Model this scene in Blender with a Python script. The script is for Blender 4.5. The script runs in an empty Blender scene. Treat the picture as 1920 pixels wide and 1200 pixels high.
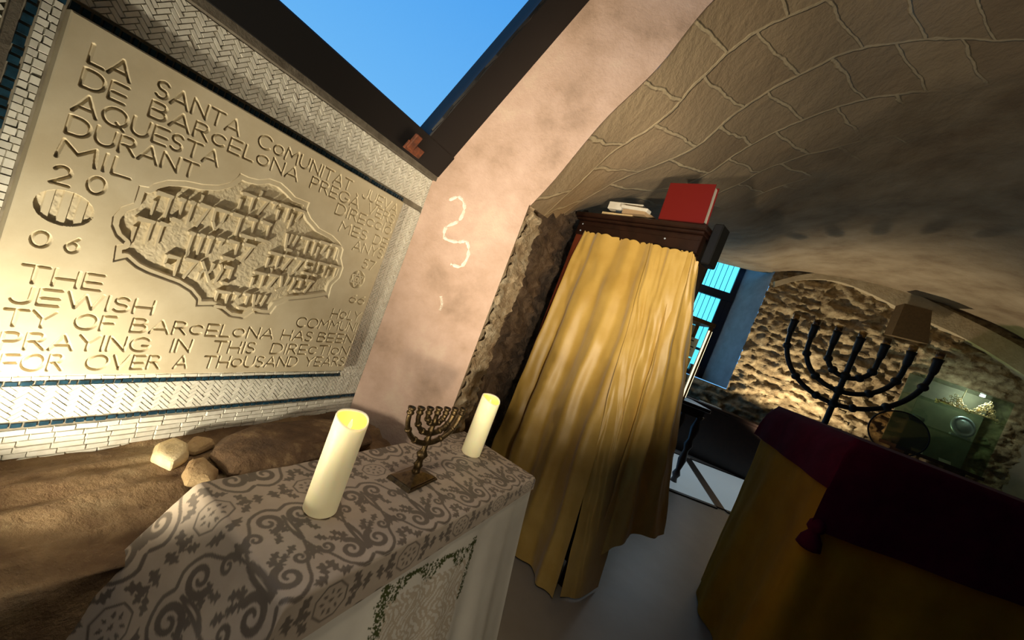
import bpy, math, random
import numpy as np
from mathutils import Vector, Matrix

# ------------------------------------------------------------------ camera, world, lights, exposure
FPX = 730.0; ROLL = math.radians(20.9); PITCH = math.radians(-2.85); EYE = np.array([0.0, 0.0, 1.4])
_f = np.array([0, math.cos(PITCH), math.sin(PITCH)]); _r0 = np.array([1.0, 0, 0]); _u0 = np.cross(_r0, _f)
CR = math.cos(ROLL)*_r0 + math.sin(ROLL)*_u0
CU = -math.sin(ROLL)*_r0 + math.cos(ROLL)*_u0
CF = _f
scene = bpy.context.scene
col = scene.collection
cam_d = bpy.data.cameras.new('camera'); cam = bpy.data.objects.new('camera', cam_d); col.objects.link(cam)
cam_d.sensor_width = 36; cam_d.lens = 36*FPX/1920; cam_d.clip_start = 0.02
cam.matrix_world = Matrix(((CR[0], CU[0], -CF[0], EYE[0]), (CR[1], CU[1], -CF[1], EYE[1]), (CR[2], CU[2], -CF[2], EYE[2]), (0, 0, 0, 1)))
scene.camera = cam
scene.view_settings.view_transform = 'Standard'; scene.view_settings.look = 'None'
scene.view_settings.exposure = 0.5; scene.view_settings.gamma = 1.0
scene.view_settings.use_curve_mapping = False

def lin(r, g, b):
    f = lambda c: (c/255/12.92 if c/255 <= 0.04045 else ((c/255+0.055)/1.055)**2.4)
    return (f(r), f(g), f(b), 1.0)

world = bpy.data.worlds.new('dusk_sky'); scene.world = world; world.use_nodes = True
wn = world.node_tree.nodes; wl = world.node_tree.links
wbg = wn['Background']; wbg.inputs['Strength'].default_value = 0.78
wtc = wn.new('ShaderNodeTexCoord'); wsp = wn.new('ShaderNodeSeparateXYZ'); wrp = wn.new('ShaderNodeValToRGB')
wl.new(wtc.outputs['Generated'], wsp.inputs[0]); wl.new(wsp.outputs['Z'], wrp.inputs[0]); wl.new(wrp.outputs[0], wbg.inputs[0])
wrp.color_ramp.elements[0].position = 0.25; wrp.color_ramp.elements[0].color = lin(118, 190, 253)
wrp.color_ramp.elements[1].position = 0.62; wrp.color_ramp.elements[1].color = lin(78, 162, 244)

def light(kind, name, loc, power, color, target=None, **kw):
    d = bpy.data.lights.new(name, kind); d.energy = power; d.color = color
    for k, v in kw.items(): setattr(d, k, v)
    o = bpy.data.objects.new(name, d); col.objects.link(o); o.location = loc
    if target is not None:
        o.rotation_euler = (Vector(target)-Vector(loc)).to_track_quat('-Z', 'Y').to_euler()
    return o
light('SPOT', 'plaque_uplight', (-0.70, 0.495, 0.745), 22, (1.0, 0.89, 0.68), (-0.68, 1.20, 1.36), spot_size=math.radians(122), spot_blend=0.7, shadow_soft_size=0.018)
light('SPOT', 'annex_fill_spot', (0.36, -0.52, 1.02), 185, (1.0, 0.85, 0.62), (0.14, 2.4, 1.98), spot_size=math.radians(56), spot_blend=1.0, shadow_soft_size=0.08)  # added unseen fill that brightens the curtain, jamb and near vault
light('SPOT', 'low_annex_spot', (-0.62, -0.25, 0.92), 120, (1.0, 0.85, 0.62), (0.55, 2.0, 2.65), spot_size=math.radians(74), spot_blend=1.0, shadow_soft_size=0.03)
light('SPOT', 'menorah_uplight', (4.75, 6.05, 0.75), 150, (1.0, 0.84, 0.58), (4.95, 6.8, 1.9), spot_size=math.radians(150), spot_blend=0.6, shadow_soft_size=0.05)
light('SPOT', 'overhead_table_fill', (-0.1, 0.3, 2.8), 30, (1.0, 0.87, 0.68), (-0.12, 0.95, 0.8), spot_size=math.radians(58), spot_blend=0.8, shadow_soft_size=0.12)  # added fill from above onto the table, no known ceiling lamp
light('SPOT', 'drape_fill_spot', (0.75, -0.70, 1.25), 22, (1.0, 0.87, 0.68), (0.12, 1.05, 0.55), spot_size=math.radians(44), spot_blend=1.0, shadow_soft_size=0.15)  # added narrow fill that lifts the front of the white drape
light('AREA', 'window_daylight', (3.6, 6.7, 2.2), 5, (0.78, 0.90, 1.0), (1.8, 2.6, 0.0), size=0.6)

# ------------------------------------------------------------------ layout helpers (photo pixel + a real plane -> a real point)
def ray(x, y): return (x-960)/FPX*CR - (y-600)/FPX*CU + CF
def onz(x, y, z):
    d = ray(x, y); return EYE + d*((z-EYE[2])/d[2])
def onv(x, y, P, az):
    a = math.radians(az); n = np.array([math.cos(a), -math.sin(a), 0]); d = ray(x, y)
    P = np.array([P[0], P[1], 0.0])
    return EYE + d*(((P-EYE)@n)/(d@n))
def ony(x, y, Y):
    d = ray(x, y); return EYE + d*(Y/d[1])
def azv(az):
    a = math.radians(az); return np.array([math.sin(a), math.cos(a), 0.0])
UP = np.array([0, 0, 1.0])

# ------------------------------------------------------------------ numpy noise
def _hash(ix, iy, iz, s):
    h = (ix.astype(np.int64)*374761393 + iy.astype(np.int64)*668265263 + iz.astype(np.int64)*2147483647 + s*974634777) & 0xFFFFFFFF
    h = ((h ^ (h >> 13))*1274126177) & 0xFFFFFFFF
    h = ((h ^ (h >> 16))*2246822519) & 0xFFFFFFFF
    return ((h ^ (h >> 15)) & 0xFFFFFF)/float(0xFFFFFF)
def vnoise(P, s=0):
    P = np.asarray(P, float); i = np.floor(P).astype(np.int64); f = P-i; f = f*f*(3-2*f)
    r = 0
    for dx in (0, 1):
        for dy in (0, 1):
            for dz in (0, 1):
                w = (f[:, 0] if dx else 1-f[:, 0])*(f[:, 1] if dy else 1-f[:, 1])*(f[:, 2] if dz else 1-f[:, 2])
                r = r + w*_hash(i[:, 0]+dx, i[:, 1]+dy, i[:, 2]+dz, s)
    return r*2-1
def fbm(P, octv=4, s=0, gain=0.5):
    P = np.asarray(P, float); r = 0; a = 1.0
    for k in range(octv):
        r = r + a*vnoise(P*(2.03**k), s+k*17); a *= gain
    return r
def worley(P, s=0):
    """F1, F2 and the id of the nearest cell point in 2-D"""
    P = np.asarray(P, float); i = np.floor(P).astype(np.int64); z = np.zeros(len(P), np.int64)
    f1 = np.full(len(P), 9.0); f2 = np.full(len(P), 9.0); cid = np.zeros(len(P))
    for dx in (-1, 0, 1):
        for dy in (-1, 0, 1):
            cx = i[:, 0]+dx; cy = i[:, 1]+dy
            px_ = cx+_hash(cx, cy, z, s); py_ = cy+_hash(cx, cy, z, s+5)
            d = np.hypot(P[:, 0]-px_, P[:, 1]-py_); h = _hash(cx, cy, z, s+9)
            m = d < f1
            f2 = np.where(m, f1, np.minimum(f2, d)); cid = np.where(m, h, cid); f1 = np.where(m, d, f1)
    return f1, f2, cid

# ------------------------------------------------------------------ materials
MATS = {}
def mat(name, c, rough=0.7, metal=0.0, c2=None, scale=6.0, bump=0.0, bscale=40.0, bdist=0.01, detail=6, spec=None, emit=None, estr=0.0, trans=0.0, sss=0.0, sheen=0.0, coat=0.0, stops=None):
    m = bpy.data.materials.new(name); m.use_nodes = True; nt = m.node_tree; n = nt.nodes; l = nt.links
    b = n['Principled BSDF']
    b.inputs['Base Color'].default_value = c; b.inputs['Roughness'].default_value = rough; b.inputs['Metallic'].default_value = metal
    if spec is not None: b.inputs['Specular IOR Level'].default_value = spec
    if trans: b.inputs['Transmission Weight'].default_value = trans
    if sss:
        b.inputs['Subsurface Weight'].default_value = sss; b.inputs['Subsurface Radius'].default_value = (0.05, 0.03, 0.012)
        b.inputs['Subsurface Scale'].default_value = 0.5
    if sheen: b.inputs['Sheen Weight'].default_value = sheen
    if coat: b.inputs['Coat Weight'].default_value = coat
    if emit:
        b.inputs['Emission Color'].default_value = emit; b.inputs['Emission Strength'].default_value = estr
    tc = n.new('ShaderNodeTexCoord')
    if c2 is not None or stops:
        t = n.new('ShaderNodeTexNoise'); t.inputs['Scale'].default_value = scale; t.inputs['Detail'].default_value = detail; t.inputs['Roughness'].default_value = 0.62
        r = n.new('ShaderNodeValToRGB'); l.new(tc.outputs['Object'], t.inputs['Vector']); l.new(t.outputs['Fac'], r.inputs[0]); l.new(r.outputs[0], b.inputs['Base Color'])
        if stops:
            e = r.color_ramp.elements
            e[0].position, e[0].color = stops[0]; e[1].position, e[1].color = stops[-1]
            for p, cc in stops[1:-1]:
                q = e.new(p); q.color = cc
        else:
            r.color_ramp.elements[0].position = 0.35; r.color_ramp.elements[0].color = c
            r.color_ramp.elements[1].position = 0.68; r.color_ramp.elements[1].color = c2
    if bump:
        t2 = n.new('ShaderNodeTexNoise'); t2.inputs['Scale'].default_value = bscale; t2.inputs['Detail'].default_value = 8; t2.inputs['Roughness'].default_value = 0.65
        bp = n.new('ShaderNodeBump'); bp.inputs['Strength'].default_value = bump; bp.inputs['Distance'].default_value = bdist
        l.new(tc.outputs['Object'], t2.inputs['Vector']); l.new(t2.outputs['Fac'], bp.inputs['Height']); l.new(bp.outputs[0], b.inputs['Normal'])
    MATS[name] = m
    return m
def attr_mix(name, base, layers, rough=0.85, bump=0.0, bscale=300.0, bdist=0.002, sheen=0.0):
    """base colour with further colours laid in where a mesh attribute says (woven, stitched or worn patterns)"""
    m = mat(name, base[0], rough, c2=base[1], scale=base[2], bump=bump, bscale=bscale, bdist=bdist, sheen=sheen)
    nt = m.node_tree; n = nt.nodes; l = nt.links; b = n['Principled BSDF']
    src = b.inputs['Base Color'].links[0].from_socket
    for at, c in layers:
        a = n.new('ShaderNodeAttribute'); a.attribute_name = at
        mx = n.new('ShaderNodeMix'); mx.data_type = 'RGBA'
        l.new(a.outputs['Fac'], mx.inputs[0]); l.new(src, mx.inputs[6]); mx.inputs[7].default_value = c
        src = mx.outputs[2]
    l.new(src, b.inputs['Base Color'])
    return m

# ------------------------------------------------------------------ mesh building
ORG = {}
def tag(o, label=None, cat=None, group=None, kind=None):
    if label: o['label'] = label
    if cat: o['category'] = cat
    if group: o['group'] = group
    if kind: o['kind'] = kind
    return o
def thing(name, loc, label, cat, group=None):
    o = bpy.data.objects.new(name, None); col.objects.link(o); o.location = [float(v) for v in loc]
    o.empty_display_size = 0.05; ORG[o.name] = np.array(loc, float)
    return tag(o, label, cat, group)
def link_mesh(name, V, F, m, parent=None, loc=None, smooth=False, uv=None, attrs=None):
    V = np.asarray(V, float)
    if parent is not None: org = ORG[parent.name]
    elif loc is not None: org = np.array(loc, float)
    else: org = np.array([(V[:, 0].min()+V[:, 0].max())/2, (V[:, 1].min()+V[:, 1].max())/2, V[:, 2].min()])
    me = bpy.data.meshes.new(name); me.from_pydata([tuple(v) for v in (V-org)], [], [tuple(int(i) for i in f) for f in F]); me.update()
    if smooth: me.polygons.foreach_set('use_smooth', [True]*len(me.polygons))
    if uv is not None:
        ul = me.uv_layers.new(name='UVMap'); li = np.zeros(len(me.loops), np.int32); me.loops.foreach_get('vertex_index', li)
        ul.data.foreach_set('uv', np.asarray(uv, np.float32)[li].ravel())
    for k, a in (attrs or {}).items():
        at = me.attributes.new(k, 'FLOAT', 'POINT'); at.data.foreach_set('value', np.asarray(a, np.float32))
    o = bpy.data.objects.new(name, me); col.objects.link(o); me.materials.append(m)
    if parent is not None: o.parent = parent
    else: o.location = [float(v) for v in org]
    ORG[o.name] = org
    return o
class MB:
    def __init__(s): s.v = []; s.f = []
    def add(s, V, F):
        b = len(s.v); s.v += [np.asarray(p, float) for p in V]; s.f += [[i+b for i in f] for f in F]
    def box(s, o, ex, ey, ez):
        o, ex, ey, ez = (np.asarray(q, float) for q in (o, ex, ey, ez))
        V = [o, o+ex, o+ex+ey, o+ey, o+ez, o+ex+ez, o+ex+ey+ez, o+ey+ez]
        F = [[0, 3, 2, 1], [4, 5, 6, 7], [0, 1, 5, 4], [1, 2, 6, 5], [2, 3, 7, 6], [3, 0, 4, 7]]
        if np.dot(np.cross(ex, ey), ez) < 0: F = [f[::-1] for f in F]
        s.add(V, F)
    def cbox(s, c, hx, hy, hz): 
        c, hx, hy, hz = (np.asarray(q, float) for q in (c, hx, hy, hz)); s.box(c-hx-hy-hz, 2*hx, 2*hy, 2*hz)
    def bbox(s, o, ex, ey, ez, b):
        """box with chamfered edges"""
        o, ex, ey, ez = (np.asarray(q, float) for q in (o, ex, ey, ez))
        L = [np.linalg.norm(q) for q in (ex, ey, ez)]; u = [q/l_ for q, l_ in zip((ex, ey, ez), L)]
        V = []; idx = {}
        for cx in (0, 1):
            for cy in (0, 1):
                for cz in (0, 1):
                    for k in range(3):
                        p = [cx*L[0], cy*L[1], cz*L[2]]
                        for j, cc in enumerate((cx, cy, cz)):
                            if j != k: p[j] += b if cc == 0 else -b
                        idx[(cx, cy, cz, k)] = len(V); V.append(o+u[0]*p[0]+u[1]*p[1]+u[2]*p[2])
        import itertools
        F = []
        for k in range(3):
            a, c = [j for j in range(3) if j != k]
            for side in (0, 1):
                q = []
                for (x, y) in ((0, 0), (1, 0), (1, 1), (0, 1)):
                    key = [0, 0, 0]; key[k] = side; key[a] = x; key[c] = y
                    q.append(idx[tuple(key)+(k,)])
                F.append(q)
            for (x, y) in ((0, 0), (1, 0), (1, 1), (0, 1)):
                key0 = [0, 0, 0]; key0[a] = x; key0[c] = y; key1 = list(key0); key1[k] = 1
                F.append([idx[tuple(key0)+(a,)], idx[tuple(key0)+(c,)], idx[tuple(key1)+(c,)], idx[tuple(key1)+(a,)]])
        for cc in itertools.product((0, 1), repeat=3): F.append([idx[cc+(0,)], idx[cc+(1,)], idx[cc+(2,)]])
        ctr = o+(ex+ey+ez)/2; G = []
        for f in F:
            p = [V[i] for i in f]; nn = np.cross(p[1]-p[0], p[2]-p[0])
            G.append(f if np.dot(nn, sum(p)/len(p)-ctr) > 0 else f[::-1])
        s.add(V, G)
    def tube(s, pts, rad, n=10, cap=True, flat=1.0):
        pts = [np.asarray(p, float) for p in pts]
        if not hasattr(rad, '__len__'): rad = [rad]*len(pts)
        V = []; prev = None
        for i, p in enumerate(pts):
            t = pts[min(i+1, len(pts)-1)]-pts[max(i-1, 0)]; t = t/(np.linalg.norm(t)+1e-12)
            if prev is None:
                a = np.array([0, 0, 1.0]) if abs(t[2]) < 0.9 else np.array([1.0, 0, 0])
                x = np.cross(a, t); x /= np.linalg.norm(x)
            else:
                x = prev-t*np.dot(prev, t); x /= np.linalg.norm(x)
            prev = x; y = np.cross(t, x)
            for k in range(n):
                an = 2*math.pi*k/n; V.append(p+rad[i]*(math.cos(an)*x+flat*math.sin(an)*y))
        F = []
        for i in range(len(pts)-1):
            for k in range(n):
                F.append([i*n+k, i*n+(k+1) % n, (i+1)*n+(k+1) % n, (i+1)*n+k])
        if cap: F += [list(range(n))[::-1], [(len(pts)-1)*n+k for k in range(n)]]
        s.add(V, F)
    def lathe(s, prof, o, n=24, axis=UP, cap=True):
        """prof = list of (radius, height) along axis from o"""
        axis = np.asarray(axis, float)/np.linalg.norm(axis)
        a = np.array([1.0, 0, 0]) if abs(axis[0]) < 0.9 else np.array([0, 1.0, 0])
        x = np.cross(a, axis); x /= np.linalg.norm(x); y = np.cross(axis, x)
        V = []
        for r, h in prof:
            for k in range(n):
                an = 2*math.pi*k/n; V.append(np.asarray(o, float)+axis*h+r*(math.cos(an)*x+math.sin(an)*y))
        F = []
        for i in range(len(prof)-1):
            for k in range(n): F.append([i*n+k, i*n+(k+1) % n, (i+1)*n+(k+1) % n, (i+1)*n+k])
        if cap: F += [list(range(n))[::-1], [(len(prof)-1)*n+k for k in range(n)]]
        s.add(V, F)
    def prism(s, poly, ext, inset=0.0):
        """closed outline extruded along ext, its far face drawn in by inset"""
        P = [np.asarray(p, float) for p in poly]; ext = np.asarray(ext, float); n = len(P); c = sum(P)/n
        Q = [p+ext+(c-p)/(np.linalg.norm(c-p)+1e-9)*inset for p in P]
        F = [[i, (i+1) % n, n+(i+1) % n, n+i] for i in range(n)]+[list(range(n))[::-1], [n+i for i in range(n)]]
        nn = np.zeros(3)
        for i in range(n): nn += np.cross(P[i]-c, P[(i+1) % n]-c)
        if np.dot(nn, ext) < 0: F = [f[::-1] for f in F]
        s.add(P+Q, F)
    def build(s, name, m, parent=None, loc=None, smooth=False): return link_mesh(name, np.array(s.v), s.f, m, parent, loc, smooth)
def grid_faces(nu, nv, keep=None, flip=False):
    F = []
    for i in range(nu-1):
        for j in range(nv-1):
            if keep is not None and not keep[i, j]: continue
            q = [i*nv+j, (i+1)*nv+j, (i+1)*nv+j+1, i*nv+j+1]
            F.append(q[::-1] if flip else q)
    return F
def smooth_auto(o, ang=40):
    me = o.data; me.polygons.foreach_set('use_smooth', [True]*len(me.polygons))
    try: me.set_sharp_from_angle(angle=math.radians(ang))
    except Exception: pass
def catmull(P, n):
    """n points along a smooth curve through P"""
    P = np.asarray(P, float); Q = np.vstack([2*P[0]-P[1], P, 2*P[-1]-P[-2]]); seg = len(P)-1
    out = []
    for t in np.linspace(0, seg-1e-9, n):
        i = int(t); f = t-i; a, b, c, d = Q[i:i+4]
        out.append(0.5*((2*b)+(c-a)*f+(2*a-5*b+4*c-d)*f*f+(-a+3*b-3*c+d)*f**3))
    return np.array(out)

# ------------------------------------------------------------------ material palette
M_slab = mat('carved_sandstone', lin(194, 180, 148), 0.85, c2=lin(210, 198, 168), scale=9, bump=0.12, bscale=260, bdist=0.001)
M_grout = mat('tile_grout', lin(120, 112, 96), 0.95, c2=lin(150, 141, 122), scale=30, bump=0.3, bscale=200, bdist=0.002)
M_tile = mat('ivory_glazed_tile', lin(214, 210, 194), 0.38, c2=lin(232, 229, 216), scale=60)
M_bluet = mat('blue_glazed_tile', lin(36, 70, 88), 0.3, c2=lin(26, 44, 54), scale=60)
M_trim = mat('grey_mortar_ledge', lin(112, 105, 92), 0.9, c2=lin(84, 76, 64), scale=25, bump=0.5, bscale=80, bdist=0.006)
M_black = mat('black_painted_steel', lin(7, 7, 9), 0.5, bump=0.1, bscale=50, bdist=0.002)
M_rust = mat('rusty_iron', lin(120, 62, 34), 0.8, c2=lin(70, 40, 26), scale=60)
M_pink = mat('pink_plaster', lin(186, 158, 142), 0.92, scale=4.5, detail=9, bump=0.55, bscale=70, bdist=0.006,
             stops=[(0.28, lin(150, 126, 108)), (0.42, lin(176, 149, 131)), (0.55, lin(188, 161, 145)), (0.74, lin(202, 182, 162))])
M_salt = mat('white_salt_bloom', lin(236, 228, 216), 0.95, c2=lin(214, 200, 182), scale=60, bump=0.4, bscale=120, bdist=0.004)
M_quoin = mat('pale_broken_stone', lin(190, 166, 132), 0.92, scale=12, bump=1.0, bscale=26, bdist=0.03,
              stops=[(0.28, lin(130, 102, 74)), (0.46, lin(192, 168, 134)), (0.7, lin(222, 208, 180))])
M_jamb = mat('dark_rubble', lin(92, 72, 56), 0.95, scale=7, bump=1.0, bscale=18, bdist=0.05,
             stops=[(0.30, lin(52, 38, 30)), (0.5, lin(104, 84, 66)), (0.7, lin(146, 124, 102))])
M_rubble = mat('rubble_masonry', lin(150, 130, 98), 0.95, scale=9, bump=0.8, bscale=14, bdist=0.04,
               stops=[(0.3, lin(104, 84, 58)), (0.5, lin(158, 138, 104)), (0.72, lin(196, 178, 142))])
M_band = mat('lime_plaster_band', lin(176, 158, 126), 0.92, c2=lin(196, 180, 148), scale=6, bump=0.5, bscale=20, bdist=0.02)
M_earth = mat('brown_bedrock', lin(120, 96, 66), 0.95, scale=5, bump=0.9, bscale=22, bdist=0.03,
              stops=[(0.30, lin(78, 56, 36)), (0.48, lin(118, 92, 62)), (0.6, lin(140, 114, 80)), (0.75, lin(176, 156, 120))])
M_rock = mat('pale_yellow_rock', lin(198, 172, 122), 0.9, c2=lin(222, 206, 168), scale=14, bump=0.5, bscale=40, bdist=0.01)
M_rockb = mat('tan_rock', lin(150, 120, 82), 0.92, c2=lin(182, 156, 114), scale=16, bump=0.7, bscale=40, bdist=0.012)
M_rockd = mat('dark_brown_rock', lin(92, 70, 46), 0.95, scale=12, bump=0.8, bscale=40, bdist=0.015,
              stops=[(0.3, lin(66, 48, 30)), (0.55, lin(104, 80, 54)), (0.75, lin(160, 134, 96))])
M_floor = mat('grey_resin_floor', lin(132, 124, 112), 0.42, c2=lin(144, 136, 124), scale=2.5, bump=0.06, bscale=30, bdist=0.004)
M_plainw = mat('dull_plaster', lin(130, 116, 98), 0.95, c2=lin(150, 134, 112), scale=3, bump=0.3, bscale=25, bdist=0.01)
M_wax = mat('ivory_wax', lin(250, 240, 196), 0.5, sss=0.5, emit=(1.0, 0.80, 0.42, 1), estr=0.10)
M_waxin = mat('glowing_candle_well', lin(240, 200, 110), 0.5, emit=(1.0, 0.55, 0.14, 1), estr=0.22)
M_flame = mat('led_flame_tip', lin(255, 190, 80), 0.4, emit=(1.0, 0.52, 0.12, 1), estr=2.5)
M_brass = mat('aged_bronze', lin(104, 86, 56), 0.38, metal=0.85, c2=lin(62, 50, 34), scale=60, bump=0.4, bscale=120, bdist=0.003)
M_iron = mat('wrought_iron', lin(18, 16, 15), 0.6, metal=0.3, bump=0.4, bscale=60, bdist=0.005)
M_wood = mat('dark_polished_wood', lin(44, 24, 16), 0.35, c2=lin(30, 15, 10), scale=14)
M_wooda = mat('reddish_wood', lin(112, 52, 30), 0.45, c2=lin(86, 38, 22), scale=14)
M_woodl = mat('honey_wood', lin(150, 116, 70), 0.45, c2=lin(120, 88, 50), scale=20)
M_gold = mat('gold_silk', lin(208, 172, 90), 0.42, c2=lin(190, 152, 70), scale=5, sheen=0.3, bump=0.15, bscale=200, bdist=0.001)
M_goldd = mat('ochre_cloth', lin(196, 134, 30), 0.9, c2=lin(176, 116, 24), scale=5, spec=0.1, bump=0.15, bscale=200, bdist=0.001)
M_velvet = mat('maroon_velvet', lin(92, 14, 36), 0.95, c2=lin(76, 9, 27), scale=8, spec=0.1)
M_red = mat('red_bookcloth', lin(116, 14, 12), 0.55, bump=0.1, bscale=300, bdist=0.001)
M_paper = mat('white_paper', lin(232, 228, 216), 0.7, c2=lin(222, 216, 200), scale=20)
M_cream = mat('cream_paper', lin(214, 190, 146), 0.7, c2=lin(200, 176, 132), scale=20)
M_card = mat('tan_card', lin(178, 150, 116), 0.75)
M_dkblue = mat('dark_blue_card', lin(40, 52, 66), 0.6)
M_plastic = mat('black_plastic', lin(10, 10, 11), 0.5)
M_silver = mat('tarnished_silver', lin(200, 208, 220), 0.35, metal=0.6, bump=0.4, bscale=150, bdist=0.003)
M_filig = mat('gold_filigree', lin(240, 216, 160), 0.35, metal=0.35)
M_shade = mat('brown_lampshade', lin(92, 72, 40), 0.85, c2=lin(78, 60, 32), scale=30)
M_metalgrey = mat('dark_steel_strip', lin(70, 64, 58), 0.4, metal=0.6)
def glass(name, tint=(1, 1, 1, 1), rough=0.0, alpha=0.12):
    m = bpy.data.materials.new(name); m.use_nodes = True; nt = m.node_tree; n = nt.nodes; l = nt.links
    for x in list(n): n.remove(x)
    out = n.new('ShaderNodeOutputMaterial'); tr = n.new('ShaderNodeBsdfTransparent'); gl = n.new('ShaderNodeBsdfGlossy'); mx = n.new('ShaderNodeMixShader')
    lw = n.new('ShaderNodeLayerWeight'); pw = n.new('ShaderNodeMath'); pw.operation = 'POWER'; pw.inputs[1].default_value = 5.0
    fr = n.new('ShaderNodeMath'); fr.operation = 'MULTIPLY_ADD'; fr.inputs[1].default_value = 0.8; fr.inputs[2].default_value = 0.035
    l.new(lw.outputs['Facing'], pw.inputs[0]); l.new(pw.outputs[0], fr.inputs[0])
    tr.inputs[0].default_value = tint; gl.inputs['Roughness'].default_value = rough
    l.new(fr.outputs[0], mx.inputs[0]); l.new(tr.outputs[0], mx.inputs[1]); l.new(gl.outputs[0], mx.inputs[2]); l.new(mx.outputs[0], out.inputs[0])
    return m
M_glass = glass('clear_glass', (0.94, 0.97, 0.96, 1))
M_glassg = glass('greenish_glass', (0.80, 0.88, 0.80, 1), 0.03)

# ------------------------------------------------------------------ plaque wall (left), tiles, plaque
WAZ = 24.4; WW = azv(WAZ); WN = np.array([math.cos(math.radians(WAZ)), -math.sin(math.radians(WAZ)), 0])
C0 = onz(655, 775, 0.694); C0[2] = 0
def wp(a, z, off=0.0): return C0 + WW*a + UP*z + WN*off
def wu(x, y, off=0.0):
    P = onv(x, y, C0+WN*off, WAZ); return float((P-C0)@WW), float(P[2])
HINGE = 1.765
mb = MB(); mb.box(wp(-3.6, -0.02, -0.25), WW*3.62, UP*(HINGE+0.02), WN*0.25)
wall_left = tag(mb.build('wall_left', M_grout), kind='structure')

rng = random.Random(4)
def clip_poly(P, a0, a1, z0, z1):
    def cut(P, ax, v, sgn):
        out = []
        for i in range(len(P)):
            p, q = P[i], P[(i+1) % len(P)]; ip = sgn*(p[ax]-v) >= 0; iq = sgn*(q[ax]-v) >= 0
            if ip: out.append(p)
            if ip != iq:
                t = (v-p[ax])/(q[ax]-p[ax]); out.append((p[0]+(q[0]-p[0])*t, p[1]+(q[1]-p[1])*t))
        return out
    for ax, v, s_ in ((0, a0, 1), (0, a1, -1), (1, z0, 1), (1, z1, -1)):
        P = cut(P, ax, v, s_)
        if len(P) < 3: return []
    return P
def add_tile(mb, P, h=0.0045, jit=0.0009):
    c = np.mean(P, axis=0)
    Q = [(c[0]+(p[0]-c[0])*0.93, c[1]+(p[1]-c[1])*0.90) for p in P]
    h0 = h+rng.uniform(-jit, jit); ta = rng.uniform(-1, 1)*0.06; tz = rng.uniform(-1, 1)*0.06
    n = len(P); B = [wp(p[0], p[1], 0) for p in P]
    T = [wp(p[0], p[1], h0+ta*(p[0]-c[0])+tz*(p[1]-c[1])) for p in Q]
    F = [[i, (i+1) % n, n+(i+1) % n, n+i] for i in range(n)]+[[n+i for i in range(n)]]
    a = 0
    for i in range(n): a += P[i][0]*P[(i+1) % n][1]-P[(i+1) % n][0]*P[i][1]
    if a > 0: F = [f[::-1] for f in F]   # a runs to the right as seen, wall normal faces the room
    mb.add(B+T, F)
def herring(mb, a0, a1, z0, z1, W=0.0092, n=3, gap=0.0009):
    s2 = math.sqrt(0.5)
    R = int((abs(a1-a0)+abs(z1-z0))/W)+4
    ca, cz = (a0+a1)/2, (z0+z1)/2
    for i in range(-2*R, 2*R):
        for j in range(-R//2, R//2):
            for kind in (0, 1):
                if kind == 0: x0, y0, w, h = i+n*j, i-n*j, n, 1
                else: x0, y0, w, h = n+i+n*j, 1-n+i-n*j, 1, n
                g = gap/W/2
                q = [(x0+g, y0+g), (x0+w-g, y0+g), (x0+w-g, y0+h-g), (x0+g, y0+h-g)]
                P = [(ca+(x-y)*s2*W, cz+(x+y)*s2*W) for x, y in q]
                if max(p[0] for p in P) < a0 or min(p[0] for p in P) > a1 or max(p[1] for p in P) < z0 or min(p[1] for p in P) > z1: continue
                P = clip_poly(P, a0, a1, z0, z1)
                if len(P) >= 3:
                    ar = abs(sum(P[k][0]*P[(k+1) % len(P)][1]-P[(k+1) % len(P)][0]*P[k][1] for k in range(len(P))))/2
                    if ar > 0.00002: add_tile(mb, P)
def bricks(mb, a0, a1, z0, z1, L=0.045, hgt=0.0135, gap=0.0012, vertical=False):
    if vertical:
        z = z0
        while z < z1:
            hh = hgt*rng.uniform(0.9, 1.3); sp = rng.uniform(0.35, 0.65)
            for (x0, x1) in ((a0, a0+(a1-a0)*sp), (a0+(a1-a0)*sp, a1)):
                add_tile(mb, [(x0+gap/2, z+gap/2), (x1-gap/2, z+gap/2), (x1-gap/2, min(z+hh, z1)-gap/2), (x0+gap/2, min(z+hh, z1)-gap/2)], jit=0.0015)
            z += hh
        return
    nr = max(1, int(round((z1-z0)/hgt))); hr = (z1-z0)/nr
    for r_ in range(nr):
        x = a0-rng.uniform(0, L)
        while x < a1:
            l_ = L*rng.uniform(0.75, 1.3); x0, x1 = max(x, a0), min(x+l_, a1)
            if x1-x0 > 0.004:
                z = z0+r_*hr; d = rng.uniform(-0.001, 0.001)
                add_tile(mb, [(x0+gap/2, z+gap/2+d), (x1-gap/2, z+gap/2), (x1-gap/2, z+hr-gap/2), (x0+gap/2, z+hr-gap/2+d)], jit=0.0012)
            x += l_
def blue_row(mb, a0, a1, z0, z1, L=0.019, gap=0.004):
    horiz = abs(a1-a0) > abs(z1-z0); x = 0; T = abs(a1-a0) if horiz else abs(z1-z0)
    while x < T:
        l_ = L*rng.uniform(0.7, 1.25); e = min(x+l_-gap, T); j = rng.uniform(-0.0012, 0.0012)
        P = [(a0+x, z0+j), (a0+e, z0+j), (a0+e, z1+j), (a0+x, z1+j)] if horiz else [(a0+j, z0+x), (a1+j, z0+x), (a1+j, z0+e), (a0+j, z0+e)]
        add_tile(mb, P); x += l_
PA0, PA1, PZ0, PZ1 = -1.030, -0.145, 0.905, 1.598       # the plaque on the wall
th = MB()
herring(th, -1.03, -0.002, 0.792, 0.872)
herring(th, -0.128, -0.012, 0.872, 1.60)
herring(th, -1.058, -0.002, 1.622, 1.738)
herring(th, -1.36, -1.09, 0.90, 1.738)
th.build('herringbone_tiles', M_tile, wall_left)
tb = MB()
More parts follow.
